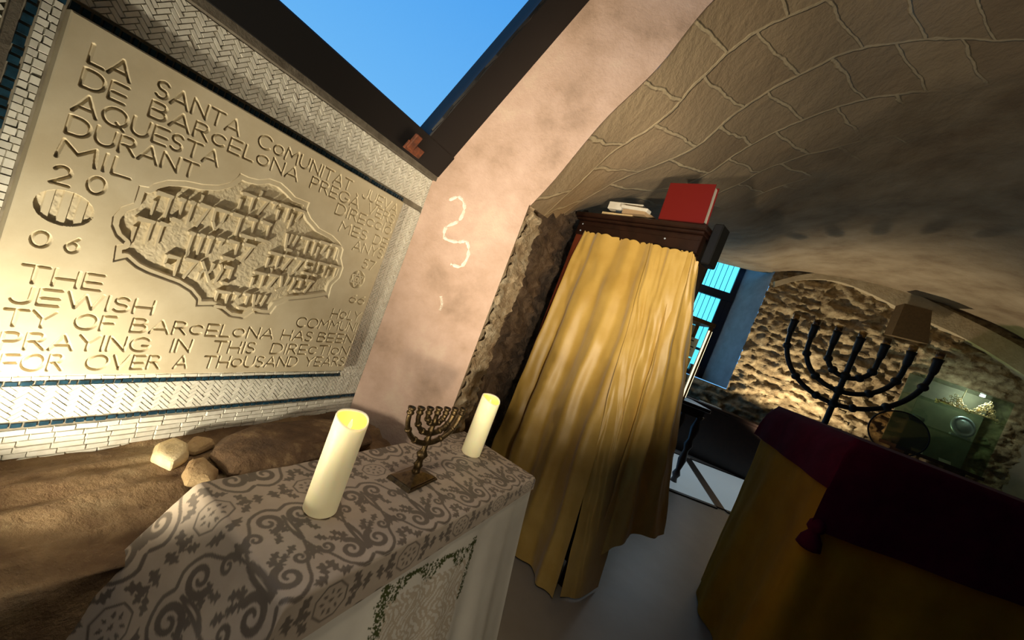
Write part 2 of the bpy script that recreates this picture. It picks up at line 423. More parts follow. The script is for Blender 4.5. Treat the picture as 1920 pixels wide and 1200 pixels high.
bricks(tb, -1.40, 0.0, 0.66, 0.772)
bricks(tb, -1.40, -0.03, 0.884, 0.903, L=0.03, hgt=0.010)
bricks(tb, -1.058, -1.034, 0.886, 1.735, vertical=True)
bricks(tb, -1.36, -1.04, 0.792, 0.872, L=0.035)
bricks(tb, -0.010, 0.004, 0.80, 1.738, vertical=True, hgt=0.02)
tb.build('brick_tiles', M_tile, wall_left)
tz = MB()
blue_row(tz, -1.42, 0.0, 0.777, 0.787)
blue_row(tz, -1.42, -0.13, 0.873, 0.882)
blue_row(tz, -0.140, -0.131, 0.873, 1.60, L=0.014)
blue_row(tz, -1.058, -0.128, 1.602, 1.616, L=0.014)
blue_row(tz, -1.073, -1.060, 0.89, 1.735)
blue_row(tz, 0.006, 0.014, 0.77, 1.74)
tz.build('blue_tiles', M_bluet, wall_left)
le = MB(); le.box(wp(-1.6, 1.740, 0), WW*1.615, UP*0.026, WN*0.022); le.box(wp(-1.088, 0.89, 0), WW*0.012, UP*0.86, WN*0.012)
le.build('mortar_ledge', M_trim, wall_left)

# --- plaque: an engraved slab modelled as a fine relief
PO = 0.028
plaque = thing('stone_plaque', wp((PA0+PA1)/2, PZ0, 0), 'large carved sandstone plaque with Latin and Hebrew inscription set in the tiled wall', 'plaque')
def arc(cx, cy, rx, ry, a0, a1, n=14):
    return [(cx+rx*math.cos(math.radians(a0+(a1-a0)*i/n)), cy+ry*math.sin(math.radians(a0+(a1-a0)*i/n))) for i in range(n+1)]
GL = {
 'A': (0.86, [[(0, 0), (0.43, 1), (0.86, 0)], [(0.13, 0.30), (0.73, 0.30)]]),
 'B': (0.66, [[(0.02, 0), (0.02, 1), (0.36, 1)]+arc(0.36, 0.77, 0.24, 0.23, 90, -90)+[(0.02, 0.54)], [(0.36, 0.54)]+arc(0.38, 0.27, 0.28, 0.27, 90, -90)+[(0.02, 0)]]),
 'C': (0.92, [arc(0.5, 0.5, 0.48, 0.5, 42, 318, 22)]),
 'D': (0.85, [[(0.02, 0), (0.02, 1), (0.35, 1)]+arc(0.35, 0.5, 0.48, 0.5, 90, -90, 18)+[(0.02, 0)]]),
 'E': (0.66, [[(0.64, 0), (0.02, 0), (0.02, 1), (0.64, 1)], [(0.02, 0.46), (0.62, 0.46)]]),
 'F': (0.66, [[(0.02, 0), (0.02, 1), (0.66, 1)], [(0.02, 0.5), (0.6, 0.5)]]),
 'G': (0.95, [arc(0.5, 0.5, 0.48, 0.5, 42, 330, 22)+[(0.95, 0.42), (0.6, 0.42)]]),
 'H': (0.8, [[(0.02, 0), (0.02, 1)], [(0.78, 0), (0.78, 1)], [(0.02, 0.46), (0.78, 0.46)]]),
 'I': (0.06, [[(0.03, 0), (0.03, 1)]]),
 'J': (0.55, [[(0.53, 1), (0.53, 0.28)]+arc(0.27, 0.28, 0.26, 0.28, 0, -170)]),
 'L': (0.56, [[(0.02, 1), (0.02, 0), (0.56, 0)]]),
 'M': (0.98, [[(0, 0), (0.08, 1), (0.49, 0.42), (0.90, 1), (0.98, 0)]]),
 'N': (0.82, [[(0.02, 0), (0.02, 1), (0.80, 0), (0.80, 1)]]),
 'O': (1.0, [arc(0.5, 0.5, 0.49, 0.5, 0, 360, 28)]),
 'P': (0.62, [[(0.02, 0), (0.02, 1), (0.34, 1)]+arc(0.34, 0.74, 0.26, 0.26, 90, -90)+[(0.02, 0.48)]]),
 'Q': (1.0, [arc(0.5, 0.5, 0.49, 0.5, 0, 360, 28), [(0.6, 0.22), (0.92, -0.08)]]),
 'R': (0.68, [[(0.02, 0), (0.02, 1), (0.34, 1)]+arc(0.34, 0.75, 0.25, 0.25, 90, -90)+[(0.02, 0.5)], [(0.3, 0.5), (0.68, 0)]]),
 'S': (0.56, [arc(0.28, 0.75, 0.25, 0.25, 30, 270, 14)+arc(0.28, 0.25, 0.27, 0.25, 90, -150, 14)]),
 'T': (0.78, [[(0, 1), (0.78, 1)], [(0.39, 1), (0.39, 0)]]),
 'U': (0.78, [[(0.02, 1), (0.02, 0.38)]+arc(0.39, 0.38, 0.37, 0.38, 180, 360, 14)+[(0.76, 1)]]),
 'V': (0.8, [[(0, 1), (0.4, 0), (0.8, 1)]]),
 'W': (1.15, [[(0, 1), (0.29, 0), (0.575, 0.9), (0.86, 0), (1.15, 1)]]),
 'Y': (0.78, [[(0, 1), (0.39, 0.48), (0.78, 1)], [(0.39, 0.48), (0.39, 0)]]),
 '2': (0.75, [arc(0.37, 0.68, 0.33, 0.32, 160, -20, 12)+[(0.02, 0), (0.75, 0)]]),
 '0': (0.95, [arc(0.47, 0.5, 0.46, 0.5, 0, 360, 26)]),
 '5': (0.6, [[(0.55, 1), (0.12, 1), (0.08, 0.58)]+arc(0.28, 0.31, 0.30, 0.31, 120, -150, 14)]),
 '6': (0.75, [[(0.6, 1), (0.12, 0.55)]+arc(0.37, 0.32, 0.34, 0.32, 150, -210, 22)]),
 '7': (0.65, [[(0, 1), (0.65, 1), (0.2, 0)]]),
}
GL['À'] = (0.86, GL['A'][1]+[[(0.3, 1.32), (0.46, 1.14)]])
GL['Ó'] = (0.78, [arc(0.38, 0.40, 0.36, 0.38, 0, 360, 24), [(0.36, 0.92), (0.52, 1.08)]])
GL['o'] = (0.74, [arc(0.37, 0.42, 0.35, 0.36, 0, 360, 22)])
GL['c'] = (0.70, [arc(0.37, 0.44, 0.35, 0.37, 42, 318, 18)])
def word_segs(txt, a0, a1, z0, z1, cap):
    gap = 0.20; tot = sum(GL[ch][0] for ch in txt)+gap*(len(txt)-1); sx = (a1-a0)/tot; x = 0; out = []
    for ch in txt:
        w, st = GL[ch]
        for s_ in st:
            q = [(a0+(x+px_)*sx, z0+(z1-z0)*((x+px_)/tot)+py_*cap) for px_, py_ in s_]
            out += [(q[i], q[i+1]) for i in range(len(q)-1)]
        x += w+gap
    return out
LINES = [
 (1.529, 0.033, [('LA', -.998, -.934), ('SANTA', -.899, -.729), ('CoMUNITAT', -.689, -.382), ('JUEVA', -.336, -.160)], 0.016),
 (1.484, 0.033, [('DE', -.999, -.931), ('BARcELoNA', -.899, -.557), ('PREGÀ', -.521, -.331), ('VERS', -.295, -.158)], 0.021),
 (1.437, 0.034, [('AQUESTA', -.999, -.751), ('DIREccIÓ', -.413, -.152)], 0.026),
 (1.394, 0.033, [('DURANT', -.999, -.785), ('MES', -.378, -.255), ('DE', -.226, -.152)], 0.018),
 (1.347, 0.034, [('MIL', -1.001, -.890), ('ANYS', -.301, -.154)], 0.020),
 (1.298, 0.034, [('2', -.999, -.969), ('0', -.952, -.920), ('57', -.235, -.173)], 0.016),
 (1.172, 0.030, [('0', -1.0, -.970), ('6', -.955, -.930), ('66', -.238, -.160)], 0.006),
 (1.100, 0.034, [('THE', -.999, -.880), ('HoLY', -.291, -.155)], 0.012),
 (1.057, 0.033, [('JEWISH', -1.002, -.781), ('COMMUNI', -.411, -.153)], 0.011),
 (1.011, 0.033, [('TY', -1.004, -.933), ('OF', -.908, -.840), ('BARcELoNA', -.816, -.468), ('HAS', -.446, -.330), ('BEEN', -.312, -.149)], 0.009),
 (0.963, 0.034, [('PRAYING', -.998, -.765), ('IN', -.726, -.678), ('THIS', -.630, -.511), ('DIREcTIoN', -.465, -.151)], 0.008),
 (0.917, 0.034, [('FOR', -.989, -.901), ('OVER', -.871, -.733), ('A', -.707, -.674), ('THoUSAND', -.642, -.353), ('YEARS', -.327, -.152)], 0.010),
]
DA = 0.0010
ga = np.arange(PA0, PA1+DA/2, DA); gz = np.arange(PZ0, PZ1+DA/2, DA)
GA, GZ = np.meshgrid(ga, gz, indexing='ij'); HT = np.zeros_like(GA)
def near(segs, lim):
    """distance from every relief vertex to a set of segments (only worked out close by)"""
    D = np.full(GA.shape, 9.0)
    for (p, q) in segs:
        i0 = max(0, int((min(p[0], q[0])-lim-PA0)/DA)); i1 = min(len(ga), int((max(p[0], q[0])+lim-PA0)/DA)+2)
        j0 = max(0, int((min(p[1], q[1])-lim-PZ0)/DA)); j1 = min(len(gz), int((max(p[1], q[1])+lim-PZ0)/DA)+2)
        if i0 >= i1 or j0 >= j1: continue
        x = GA[i0:i1, j0:j1]-p[0]; y = GZ[i0:i1, j0:j1]-p[1]; dx, dy = q[0]-p[0], q[1]-p[1]
        t = np.clip((x*dx+y*dy)/(dx*dx+dy*dy+1e-12), 0, 1)
        D[i0:i1, j0:j1] = np.minimum(D[i0:i1, j0:j1], np.hypot(x-t*dx, y-t*dy))
    return D
segs = []
for z, cap, words, rise in LINES:
    for txt, a0, a1 in words:
        f0 = (a0+1.0)/0.85*rise; f1 = (a1+1.0)/0.85*rise
        segs += word_segs(txt, a0+0.003, a1-0.003, z+f0, z+f1, cap)
D = near(segs, 0.008)
HT -= np.clip((0.0032-D)/0.0020, 0, 1)*0.0055
# cartouche
CT = [(940,90),(1000,120),(1070,137),(1150,130),(1230,160),(1290,215),(1330,260),(1430,300),(1412,350),(1440,410),(1500,480),(1590,530),(1640,580),(1665,630),(1650,690),(1665,760),(1640,830),(1590,878),(1580,900),(1560,978),(1530,960),(1400,980),(1280,990),(1195,1030),(1150,1090),(1045,1082),(1040,1068),(960,1120),(860,1105),(790,1050),(740,1030),(625,1032),(630,990),(580,930),(500,880),(390,840),(280,800),(200,760),(130,700),(42,720),(60,600),(115,590),(60,540),(30,470),(40,400),(100,330),(190,300),(228,178),(300,190),(330,165),(430,140),(560,145),(680,170),(790,175),(870,155),(920,120)]
CTW = [wu(200+x/3.75, 300+y/3.75, PO) for x, y in CT]
cseg = [(CTW[i], CTW[(i+1) % len(CTW)]) for i in range(len(CTW))]
inside = np.zeros(GA.shape, bool)
for (p, q) in cseg:
    if p[1] == q[1]: continue
    c_ = ((p[1] > GZ) != (q[1] > GZ)) & (GA < (q[0]-p[0])*(GZ-p[1])/(q[1]-p[1])+p[0]); inside ^= c_
D = near(cseg, 0.03)
lip = np.clip((D-0.0135)/0.0025, 0, 1)
stip = fbm(np.stack([GA.ravel()*150, GZ.ravel()*150, np.zeros(GA.size)], 1), 2, 3).reshape(GA.shape)
rec = -0.0035*np.clip(D/0.0018, 0, 1)-0.0085*lip+np.where(lip > 0.99, stip*0.0006, 0)
HT = np.where(inside, rec, HT)
# striped oval emblem, and the six-pointed star in a ring
ex, ez = wu(122, 391, PO); RA, RZ = 0.040, 0.034
q = np.hypot((GA-ex)/RA, (GZ-ez)/RZ); st = ((np.floor((GA-ex)/RA*3.6+100.5).astype(int) % 2) == 0)
HT = np.where(q < 1, -0.008+np.where(st, 0.0042, 0.0)+np.where(st, 0, stip*0.0006), HT)
sx, sz = wu(670, 524, PO); RS = 0.0335
q = np.hypot((GA-sx)/RS, (GZ-sz)/RS)
star = []
for k in (90, -90):
    pts = [(sx+0.029*math.cos(math.radians(k+120*i)), sz+0.029*math.sin(math.radians(k+120*i))) for i in range(3)]
    star += [(pts[i], pts[(i+1) % 3]) for i in range(3)]
star += [((sx+0.008*math.cos(t0), sz+0.008*math.sin(t0)), (sx+0.008*math.cos(t0+1.05), sz+0.008*math.sin(t0+1.05))) for t0 in np.arange(0, 6.2, 1.05)]
DS = near(star, 0.01)
HT = np.where(q < 1, -0.007+np.where(DS < 0.0026, 0.006, 0), HT)
# slightly eased outer arris
edge = np.minimum(np.minimum(GA-PA0, PA1-GA), np.minimum(GZ-PZ0, PZ1-GZ)); HT -= np.clip(1-edge/0.003, 0, 1)*0.002
HT += fbm(np.stack([GA.ravel()*9, GZ.ravel()*9, np.zeros(GA.size)], 1), 3, 8).reshape(GA.shape)*0.0004
V = C0[None, :]+GA.ravel()[:, None]*WW+GZ.ravel()[:, None]*UP+(PO+HT.ravel())[:, None]*WN
na, nz = GA.shape; I = np.arange(na*nz).reshape(na, nz)
F = np.stack([I[:-1, :-1], I[:-1, 1:], I[1:, 1:], I[1:, :-1]], -1).reshape(-1, 4)
F = F[:, ::-1].tolist()
b0 = len(V); rim = np.concatenate([I[:, 0], I[-1, 1:], I[-2::-1, -1], I[0, -2:0:-1]])
VB = V[rim]-WN*(PO+0.0)
V = np.vstack([V, VB]); nr = len(rim)
F += [[rim[i], rim[(i+1) % nr], b0+(i+1) % nr, b0+i][::-1] for i in range(nr)]
slab = link_mesh('carved_slab', V, F, M_slab, plaque)
# Hebrew lettering in raised relief inside the cartouche
HV, HH = 0.060, 0.085
HB = {
 'ה': (0.78, [('h', 0, .78, .9), ('v', .70, 0, .9), ('v', .10, 0, .60)]),
 'ק': (0.76, [('h', 0, .76, .9), ('d', .70, .86, .42, .22), ('v', .10, -.30, .60)]),
 'י': (0.34, [('h', 0, .34, .9), ('d', .28, .9, .24, .52)]),
 'ל': (0.66, [('v', .08, .85, 1.30), ('h', 0, .66, .9), ('d', .58, .86, .22, 0.02)]),
 'ב': (0.82, [('h', .06, .70, .9), ('v', .63, .1, .9), ('h', 0, .82, .1)]),
 'כ': (0.72, [('h', .04, .62, .9), ('v', .64, .14, .86), ('h', .04, .64, .1)]),
 'ר': (0.70, [('h', 0, .70, .9), ('v', .62, 0, .9)]),
 'ד': (0.76, [('h', 0, .76, .9), ('v', .60, 0, .9)]),
 'ס': (0.84, [('h', 0, .84, .9), ('d', .10, .9, .16, .40), ('d', .16, .40, .40, .08), ('d', .40, .08, .64, .40), ('d', .64, .40, .72, .9)]),
 'ו': (0.30, [('h', 0, .30, .9), ('v', .23, 0, .9)]),
 'ן': (0.30, [('h', 0, .30, .9), ('v', .23, -.34, .9)]),
 'נ': (0.46, [('h', .10, .42, .9), ('v', .36, .1, .9), ('h', 0, .46, .1)]),
 'ש': (0.86, [('d', .06, .95, .26, .10), ('d', .42, .95, .32, .34), ('d', .80, .95, .60, .10), ('h', .2, .66, .09)]),
 'ז': (0.42, [('h', 0, .42, .9), ('v', .22, 0, .9)]),
 'ת': (0.84, [('h', .04, .84, .9), ('v', .76, 0, .9), ('v', .18, .05, .9), ('h', 0, .22, .08)]),
 'פ': (0.74, [('h', .04, .66, .9), ('v', .66, .12, .86), ('h', .04, .66, .1), ('v', .10, .5, .9), ('h', .10, .38, .50)]),
 'מ': (0.80, [('d', .04, 0, .22, .70), ('d', .06, .98, .24, .66), ('h', .26, .74, .9), ('v', .72, .1, .86), ('h', .40, .74, .1)]),
 'ע': (0.72, [('d', .08, .95, .26, .22), ('d', .66, .95, .50, .30), ('d', .50, .30, 0, -.02)]),
 'א': (0.78, [('d', .04, .95, .72, .03), ('d', .64, .95, .60, .58), ('d', .60, .58, .46, .44), ('d', .12, .02, .14, .40), ('d', .14, .40, .30, .60)]),
 'ף': (0.70, [('h', .04, .66, .9), ('v', .64, -.34, .9), ('v', .10, .5, .9), ('h', .10, .36, .50)]),
 'ם': (0.74, [('h', 0, .74, .9), ('v', .66, 0, .9), ('h', .08, .70, .09), ('v', .10, 0, .9)]),
}
hw = MB()
def hebrew(word, pl, pr, hgt):
    a0, z0 = wu(200+pl[0]/3.75, 300+pl[1]/3.75, PO-0.010); a1, z1 = wu(200+pr[0]/3.75, 300+pr[1]/3.75, PO-0.010)
    gap = 0.15; tot = sum(HB[c][0] for c in word)+gap*(len(word)-1); sx = (a1-a0)/tot; x = tot
    for c in word:
        w, st = HB[c]; x -= w
        for s_ in st:
            if s_[0] == 'h': P = [(s_[1], s_[3]-HH), (s_[2]-0.02, s_[3]-HH*0.8), (s_[2], s_[3]+HH*0.6), (s_[1]+0.04, s_[3]+HH*1.15), (s_[1]-0.02, s_[3]+HH*0.4)]
            elif s_[0] == 'v': P = [(s_[1]-HV*0.7, s_[2]), (s_[1]+HV*0.7, s_[2]+0.03), (s_[1]+HV, s_[3]), (s_[1]-HV, s_[3])]
            else:
                x0, y0, x1, y1 = s_[1:]; dx, dy = x1-x0, y1-y0; L_ = math.hypot(dx, dy); nx, ny = -dy/L_*HV, dx/L_*HV
                P = [(x0-nx, y0-ny), (x1-nx, y1-ny), (x1+nx, y1+ny), (x0+nx, y0+ny)]
            Q = []
            for (px_, py_) in P:
                u = x+px_; Q.append(wp(a0+u*sx, (z0+(z1-z0)*u/tot)+(py_-1.0)*hgt, PO-0.0125))
            hw.prism(Q, WN*(0.0122 if s_[0] == 'h' else 0.0072), 0.0003)
        x -= gap
hebrew('קהילה', (950, 215), (1390, 350), 0.052)
hebrew('בברסלונה', (345, 205), (1170, 440), 0.062)
hebrew('הקודש', (1265, 505), (1640, 595), 0.056)
hebrew('זה', (205, 385), (430, 435), 0.062)
hebrew('לכיוון', (575, 490), (1040, 590), 0.058)
hebrew('התפללה', (1145, 635), (1630, 740), 0.052)
hebrew('מאלף', (410, 650), (895, 745), 0.056)
hebrew('למעלה', (1035, 775), (1455, 840), 0.050)
hebrew('שנים', (770, 905), (1130, 945), 0.052)
hw.build('hebrew_lettering', M_slab, plaque)

# ------------------------------------------------------------------ skylight window leaning in above the plaque wall
KD = np.array([0.327, 0.011, 0.868]); KD /= np.linalg.norm(KD)
KN = np.cross(WW, KD); KN /= np.linalg.norm(KN)
if KN @ (EYE-wp(0, 2)) < 0: KN = -KN
KQ = wp(-0.002, HINGE, 0)
def kp(a, b, o=0.0): return KQ+WW*a+KD*b+KN*o
def kuv(x, y):
    d = ray(x, y); t = ((KQ-EYE)@KN)/(d@KN); P = EYE+d*t-KQ
    G_ = np.array([[WW@WW, WW@KD], [WW@KD, KD@KD]]); return np.linalg.solve(G_, [P@WW, P@KD])
ia, ib = kuv(800, 250); ia2, ib2 = kuv(1010, 0); oa2, ob2 = kuv(1095, 0)
SA, SB = -2.2, 1.75
win1 = thing('window_1', KQ, None, None); win1['kind'] = 'structure'
f = MB()
f.bbox(kp(SA, 0.0, -0.05), WW*(0.012-SA), KD*ib, KN*0.075, 0.004)
f.build('bottom_rail', M_black, win1)
f = MB(); f.bbox(kp(ia, 0.004, -0.05), WW*(0.010-ia), KD*(SB-0.004), KN*0.07, 0.004); f.build('right_stile', M_black, win1)
f = MB(); f.bbox(kp(SA, ib, -0.05), WW*0.12, KD*(SB-ib), KN*0.07, 0.004); f.build('left_stile', M_black, win1)
f = MB(); f.bbox(kp(SA, SB, -0.05), WW*(0.012-SA), KD*0.12, KN*0.07, 0.004); f.build('top_rail', M_black, win1)
f = MB(); f.tube([kp(ia-0.002, ib+0.02+i*0.06, 0.012+0.002*math.sin(i*2.3)) for i in range(24)], [0.006+0.003*abs(math.sin(i*1.9)) for i in range(24)], 6); f.build('putty_bead', M_black, win1)
f = MB(); f.box(kp(SA, ib-0.02, -0.012), WW*(ia-SA+0.02), KD*(SB-ib+0.04), KN*0.006); f.build('pane', M_glass, win1)
f = MB(); f.bbox(kp(ia-0.075, 0.012, 0.034), WW*0.085, KD*0.035, KN*0.010, 0.002); f.bbox(kp(ia-0.07, 0.02, 0.034), WW*0.03, KD*0.06, KN*0.016, 0.003); f.build('hinge_plate', M_rust, win1)

# ------------------------------------------------------------------ pink end wall with the arch, jamb, vault, far wall
PAZ = 88.0; PW = azv(PAZ); PNn = np.array([math.cos(math.radians(PAZ)), -math.sin(math.radians(PAZ)), 0])
if PNn @ (EYE-C0) < 0: PNn = -PNn
def pp(s, z, off=0.0): return C0+PW*s+UP*z+PNn*off
def pu(x, y):
    P = onv(x, y, C0, PAZ); return float((P-C0)@PW), float(P[2])
s_p, z_spr = pu(992, 386)
ed = [pu(1000, 383), pu(1040, 338), pu(1130, 230), pu(1230, 132), pu(1340, 0)]
EDGE = [(s_p+0.006, z_spr)]+ed[1:]+[(1.02, 3.12), (1.32, 3.42), (1.72, 3.65), (2.2, 3.75), (2.9, 3.65), (3.5, 3.4), (4.1, 2.9), (4.7, 2.0)]
EC = catmull(EDGE, 70)
LEAN = KD[0]/KD[2]
outline = [(0.0, 0.0), (s_p, 0.0), (s_p, z_spr)]+[tuple(p) for p in EC]+[(4.75, 0.0), (5.2, 0.0), (5.2, 4.1), (LEAN*(4.1-HINGE), 4.1), (0.0, HINGE)]
mb = MB(); mb.prism([pp(s, z, -0.002) for s, z in outline], PNn*0.022)
wall_end = tag(mb.build('wall_end', M_pink), kind='structure')
def salt(pts, r):
    m_ = MB(); P = catmull([pp(*pu(x, y), 0.014) for x, y in pts], 60)
    m_.tube(P, [r*(0.5+0.5*abs(math.sin(i*0.7))+0.3*abs(math.sin(i*1.9))) for i in range(60)], 8, flat=0.9); return m_
m_ = salt([(842, 378), (862, 372), (872, 390), (862, 415), (838, 428), (836, 448), (858, 455), (876, 455), (879, 478), (866, 500), (846, 496)], 0.009)
m_.v += []; m2 = salt([(828, 555), (830, 570), (826, 582)], 0.008); m_.add(m2.v, m2.f)
m_.build('salt_bloom', M_salt, wall_end)

JAZ = 14.0; JW = azv(JAZ); JN = np.array([math.cos(math.radians(JAZ)), -math.sin(math.radians(JAZ)), 0])
JP = pp(s_p+0.004, 0, 0.0)
def relief_wall(name, O, W_, N_, L_, Hh, res, m, amp, cell, parent=None, keep=None, seed=0, fine=0.0, zb=0.0):
    nu, nv = int(L_/res)+1, int(Hh/res)+1
    U, Vv = np.meshgrid(np.linspace(0, L_, nu), np.linspace(zb, zb+Hh, nv), indexing='ij')
    P2 = np.stack([U.ravel()/cell*0.62, Vv.ravel()/cell*1.75], 1)
    P3 = np.stack([U.ravel(), Vv.ravel(), np.zeros(U.size)], 1)
    warp = np.stack([fbm(P3*3/cell*0.3, 3, seed+40), fbm(P3*3/cell*0.3, 3, seed+50)], 1)*0.5
    f1, f2, cid = worley(P2+warp, seed)
    rg1 = 1-np.abs(fbm(P3*np.array([3.2, 8.5, 1])/cell*0.28, 4, seed+70))
    hgt = amp*0.75*(np.clip((f2-f1)*3.0, 0, 1)**0.7)*(0.2+0.8*cid)+amp*0.9*rg1**2+fine*fbm(P3*np.array([7, 13, 9]), 4, seed+7)
    V_ = O[None, :]+U.ravel()[:, None]*W_+Vv.ravel()[:, None]*UP+hgt[:, None]*N_
    kk = None if keep is None else keep(U[:-1, :-1]+res/2, Vv[:-1, :-1]+res/2)
    fl = np.dot(np.cross(W_, UP), N_) < 0
    return link_mesh(name, V_, grid_faces(nu, nv, kk, fl), m, parent, smooth=True)
wall_jamb = tag(relief_wall('wall_jamb', JP-JN*0.075+JW*0.004, JW, JN, 3.4, 3.2, 0.02, M_jamb, 0.05, 0.20, seed=2, fine=0.012), kind='structure')
qz = relief_wall('broken_quoin', JP-JN*0.012, JW, JN, 0.27, z_spr, 0.012, M_quoin, 0.022, 0.09, wall_jamb, seed=11, fine=0.010)

mb = MB(); mb.box(JP-JN*0.09, JW*0.26, JN*0.085, UP*z_spr); mb.build('quoin_core', M_quoin, wall_jamb)
# far wall with the window
G0 = np.array([4.6, 6.9, 0.0]); BAZ = 105.0; BW = -azv(BAZ); BN = np.array([-math.cos(math.radians(BAZ)), math.sin(math.radians(BAZ)), 0])
if BN @ (EYE-G0) < 0: BN = -BN
def bu(x, y, off=0.0):
    P = onv(x, y, G0+BN*off, BAZ); return float((P-G0)@BW), float(P[2])     # runs to the left along the wall
def bp(t, z, off=0.0): return G0+BW*t+UP*z+BN*off
w_r = bu(1446, 522)[0]; w_sill = bu(1345, 722)[1]; w_top = bu(1420, 516)[1]+0.25
T0 = -4.2
wall_far = tag(relief_wall('wall_far', bp(T0, 0), BW, BN, 8.2, 4.6, 0.03, M_rubble, 0.085, 0.28, seed=5, fine=0.03,
    keep=lambda u, v: ~((u+T0 > w_r) & (u+T0 < w_r+1.15) & (v > w_sill) & (v < w_top))), kind='structure')
mb = MB(); mb.box(bp(T0, 0, -0.9), BW*8.2, UP*4.6, BN*0.06)
RD = 0.62
wr2 = bu(1391, 515, -RD)[0]
win2 = thing('window_2', bp(w_r+0.5, w_sill, -RD), None, None); win2['kind'] = 'structure'
rv = MB()
rv.add([bp(w_r, w_sill, 0.05), bp(wr2, w_sill, -RD), bp(wr2, w_top, -RD), bp(w_r, w_top, 0.05)], [[0, 1, 2, 3]])
rv.add([bp(w_r+1.15, w_sill, 0.05), bp(w_r+1.1, w_sill, -RD), bp(w_r+1.1, w_top, -RD), bp(w_r+1.15, w_top, 0.05)], [[3, 2, 1, 0]])
rv.add([bp(w_r, w_sill, 0.05), bp(w_r+1.15, w_sill, 0.05), bp(w_r+1.1, w_sill, -RD), bp(wr2, w_sill, -RD)], [[0, 1, 2, 3]])
rv.add([bp(w_r, w_top, 0.05), bp(w_r+1.15, w_top, 0.05), bp(w_r+1.1, w_top, -RD), bp(wr2, w_top, -RD)], [[3, 2, 1, 0]])
M_reveal = mat('pale_plaster_reveal', lin(168, 176, 186), 0.9, c2=lin(150, 156, 164), scale=6, bump=0.3, bscale=30, bdist=0.01)
rv.build('reveal', M_reveal, win2)
def pane_poly(pts, off):
    return [onv(x, y, G0+BN*off, BAZ) for x, y in pts]
M_pane = mat('ribbed_window_pane', lin(120, 220, 250), 0.3, emit=lin(92, 222, 255), estr=1.0)
wt1 = bu(1377, 554, -RD)[1]; wb1 = wt1-0.10
f = MB()
e0 = wr2-0.02
f.box(bp(e0, w_sill, -RD), BW*0.10, UP*(w_top-w_sill), BN*0.07)
f.box(bp(e0+0.98, w_sill, -RD), BW*0.10, UP*(w_top-w_sill), BN*0.07)
f.box(bp(e0, wb1-0.06, -RD), BW*1.05, UP*0.16, BN*0.08)
f.box(bp(e0, w_sill, -RD), BW*1.05, UP*0.09, BN*0.07)
f.box(bp(e0+0.1, w_sill, -RD), BW*0.11, UP*(wb1-w_sill), BN*0.06)
M_frame = mat('dark_blue_frame', lin(16, 24, 46), 0.5)
wfr = f.build('frame', M_frame, win2)
f = MB(); f.box(bp(e0+0.05, w_sill+0.05, -RD-0.02), BW*1.0, UP*(w_top-w_sill-0.05), BN*0.02); f.build('pane', M_pane, win2)
f = MB()
for i in range(9): f.box(bp(e0+0.20+i*0.095, w_sill+0.09, -RD+0.002), BW*0.010, UP*(w_top-w_sill-0.1), BN*0.012)
f.box(bp(e0+0.2, w_sill+0.5, -RD+0.002), BW*0.8, UP*0.05, BN*0.03)
M_rib = mat('teal_glazing_bar', lin(30, 110, 140), 0.4)
f.build('glazing_bars', M_rib, wfr)

# vault: lofted from the arch in the end wall to its line on the far wall
def bray(xz, hz):
    d = np.array([xz, 1.0, hz]); n = BN; return EYE+d*(((G0-EYE)@n)/(d@n))
BL_ = [bray(*q) for q in ((0.10, 0.20), (0.16, 0.25), (0.30, 0.268), (0.45, 0.278), (0.565, 0.296), (0.64, 0.322), (0.78, 0.352), (0.92, 0.366), (1.08, 0.372), (1.24, 0.360), (1.45, 0.31), (1.65, 0.20), (1.8, 0.0), (1.85, -0.2))]
nT, nK = 150, 150
TA = np.linspace(0, 1, nT)
ACv = np.array([pp(s, z, 0.0) for s, z in catmull(EDGE, nT)])
BCv = catmull([p-BN*0.10 for p in BL_], nT)
kk = np.linspace(0, 1, nK)**1.5
VT = ACv[:, None, :]*(1-kk)[None, :, None]+BCv[:, None, :]*kk[None, :, None]
# belly of the left haunch: the masonry stays close behind the arch before it runs back
al = np.concatenate([[0], np.cumsum(np.linalg.norm(np.diff(ACv, axis=0), axis=1))])
rl = np.linalg.norm(BCv-ACv, axis=1)
UVv = np.stack([np.repeat(al[:, None], nK, 1), rl[:, None]*kk[None, :]], -1)
ctr = np.array([2.2, 3.5, 1.6])
nz_ = fbm(VT.reshape(-1, 3)*1.6, 4, 21)*0.030
dirv = ctr-VT.reshape(-1, 3); dirv /= np.linalg.norm(dirv, axis=1)[:, None]
fade = np.repeat(np.clip(kk*8, 0, 1)[None, :], nT, 0).ravel()
# ashlar left bare near the arch: real joints between the blocks
uu, vv = UVv[..., 0].ravel(), UVv[..., 1].ravel()
wz = fbm(VT.reshape(-1, 3)*2.2, 3, 31)
stone = np.clip((1.55-vv*0.62-np.abs(uu-0.9)*0.55+wz*0.40)*4, 0, 1)
VP = VT.reshape(-1, 3)+dirv*(nz_*fade)[:, None]
M_vault = mat('vault_plaster', lin(150, 132, 106), 0.93, scale=2.6, detail=9, bump=0.5, bscale=14, bdist=0.035,
              stops=[(0.3, lin(126, 106, 82)), (0.5, lin(150, 132, 106)), (0.7, lin(166, 148, 122))])
nt = M_vault.node_tree; n = nt.nodes; l = nt.links; bs = n['Principled BSDF']
uvn = n.new('ShaderNodeUVMap'); uvn.uv_map = 'UVMap'
nzn = n.new('ShaderNodeTexNoise'); nzn.inputs['Scale'].default_value = 5; nzn.inputs['Detail'].default_value = 4
mxv = n.new('ShaderNodeMix'); mxv.data_type = 'VECTOR'; mxv.inputs[0].default_value = 0.08
l.new(uvn.outputs[0], mxv.inputs[4]); l.new(uvn.outputs[0], nzn.inputs['Vector']); l.new(nzn.outputs['Color'], mxv.inputs[5])
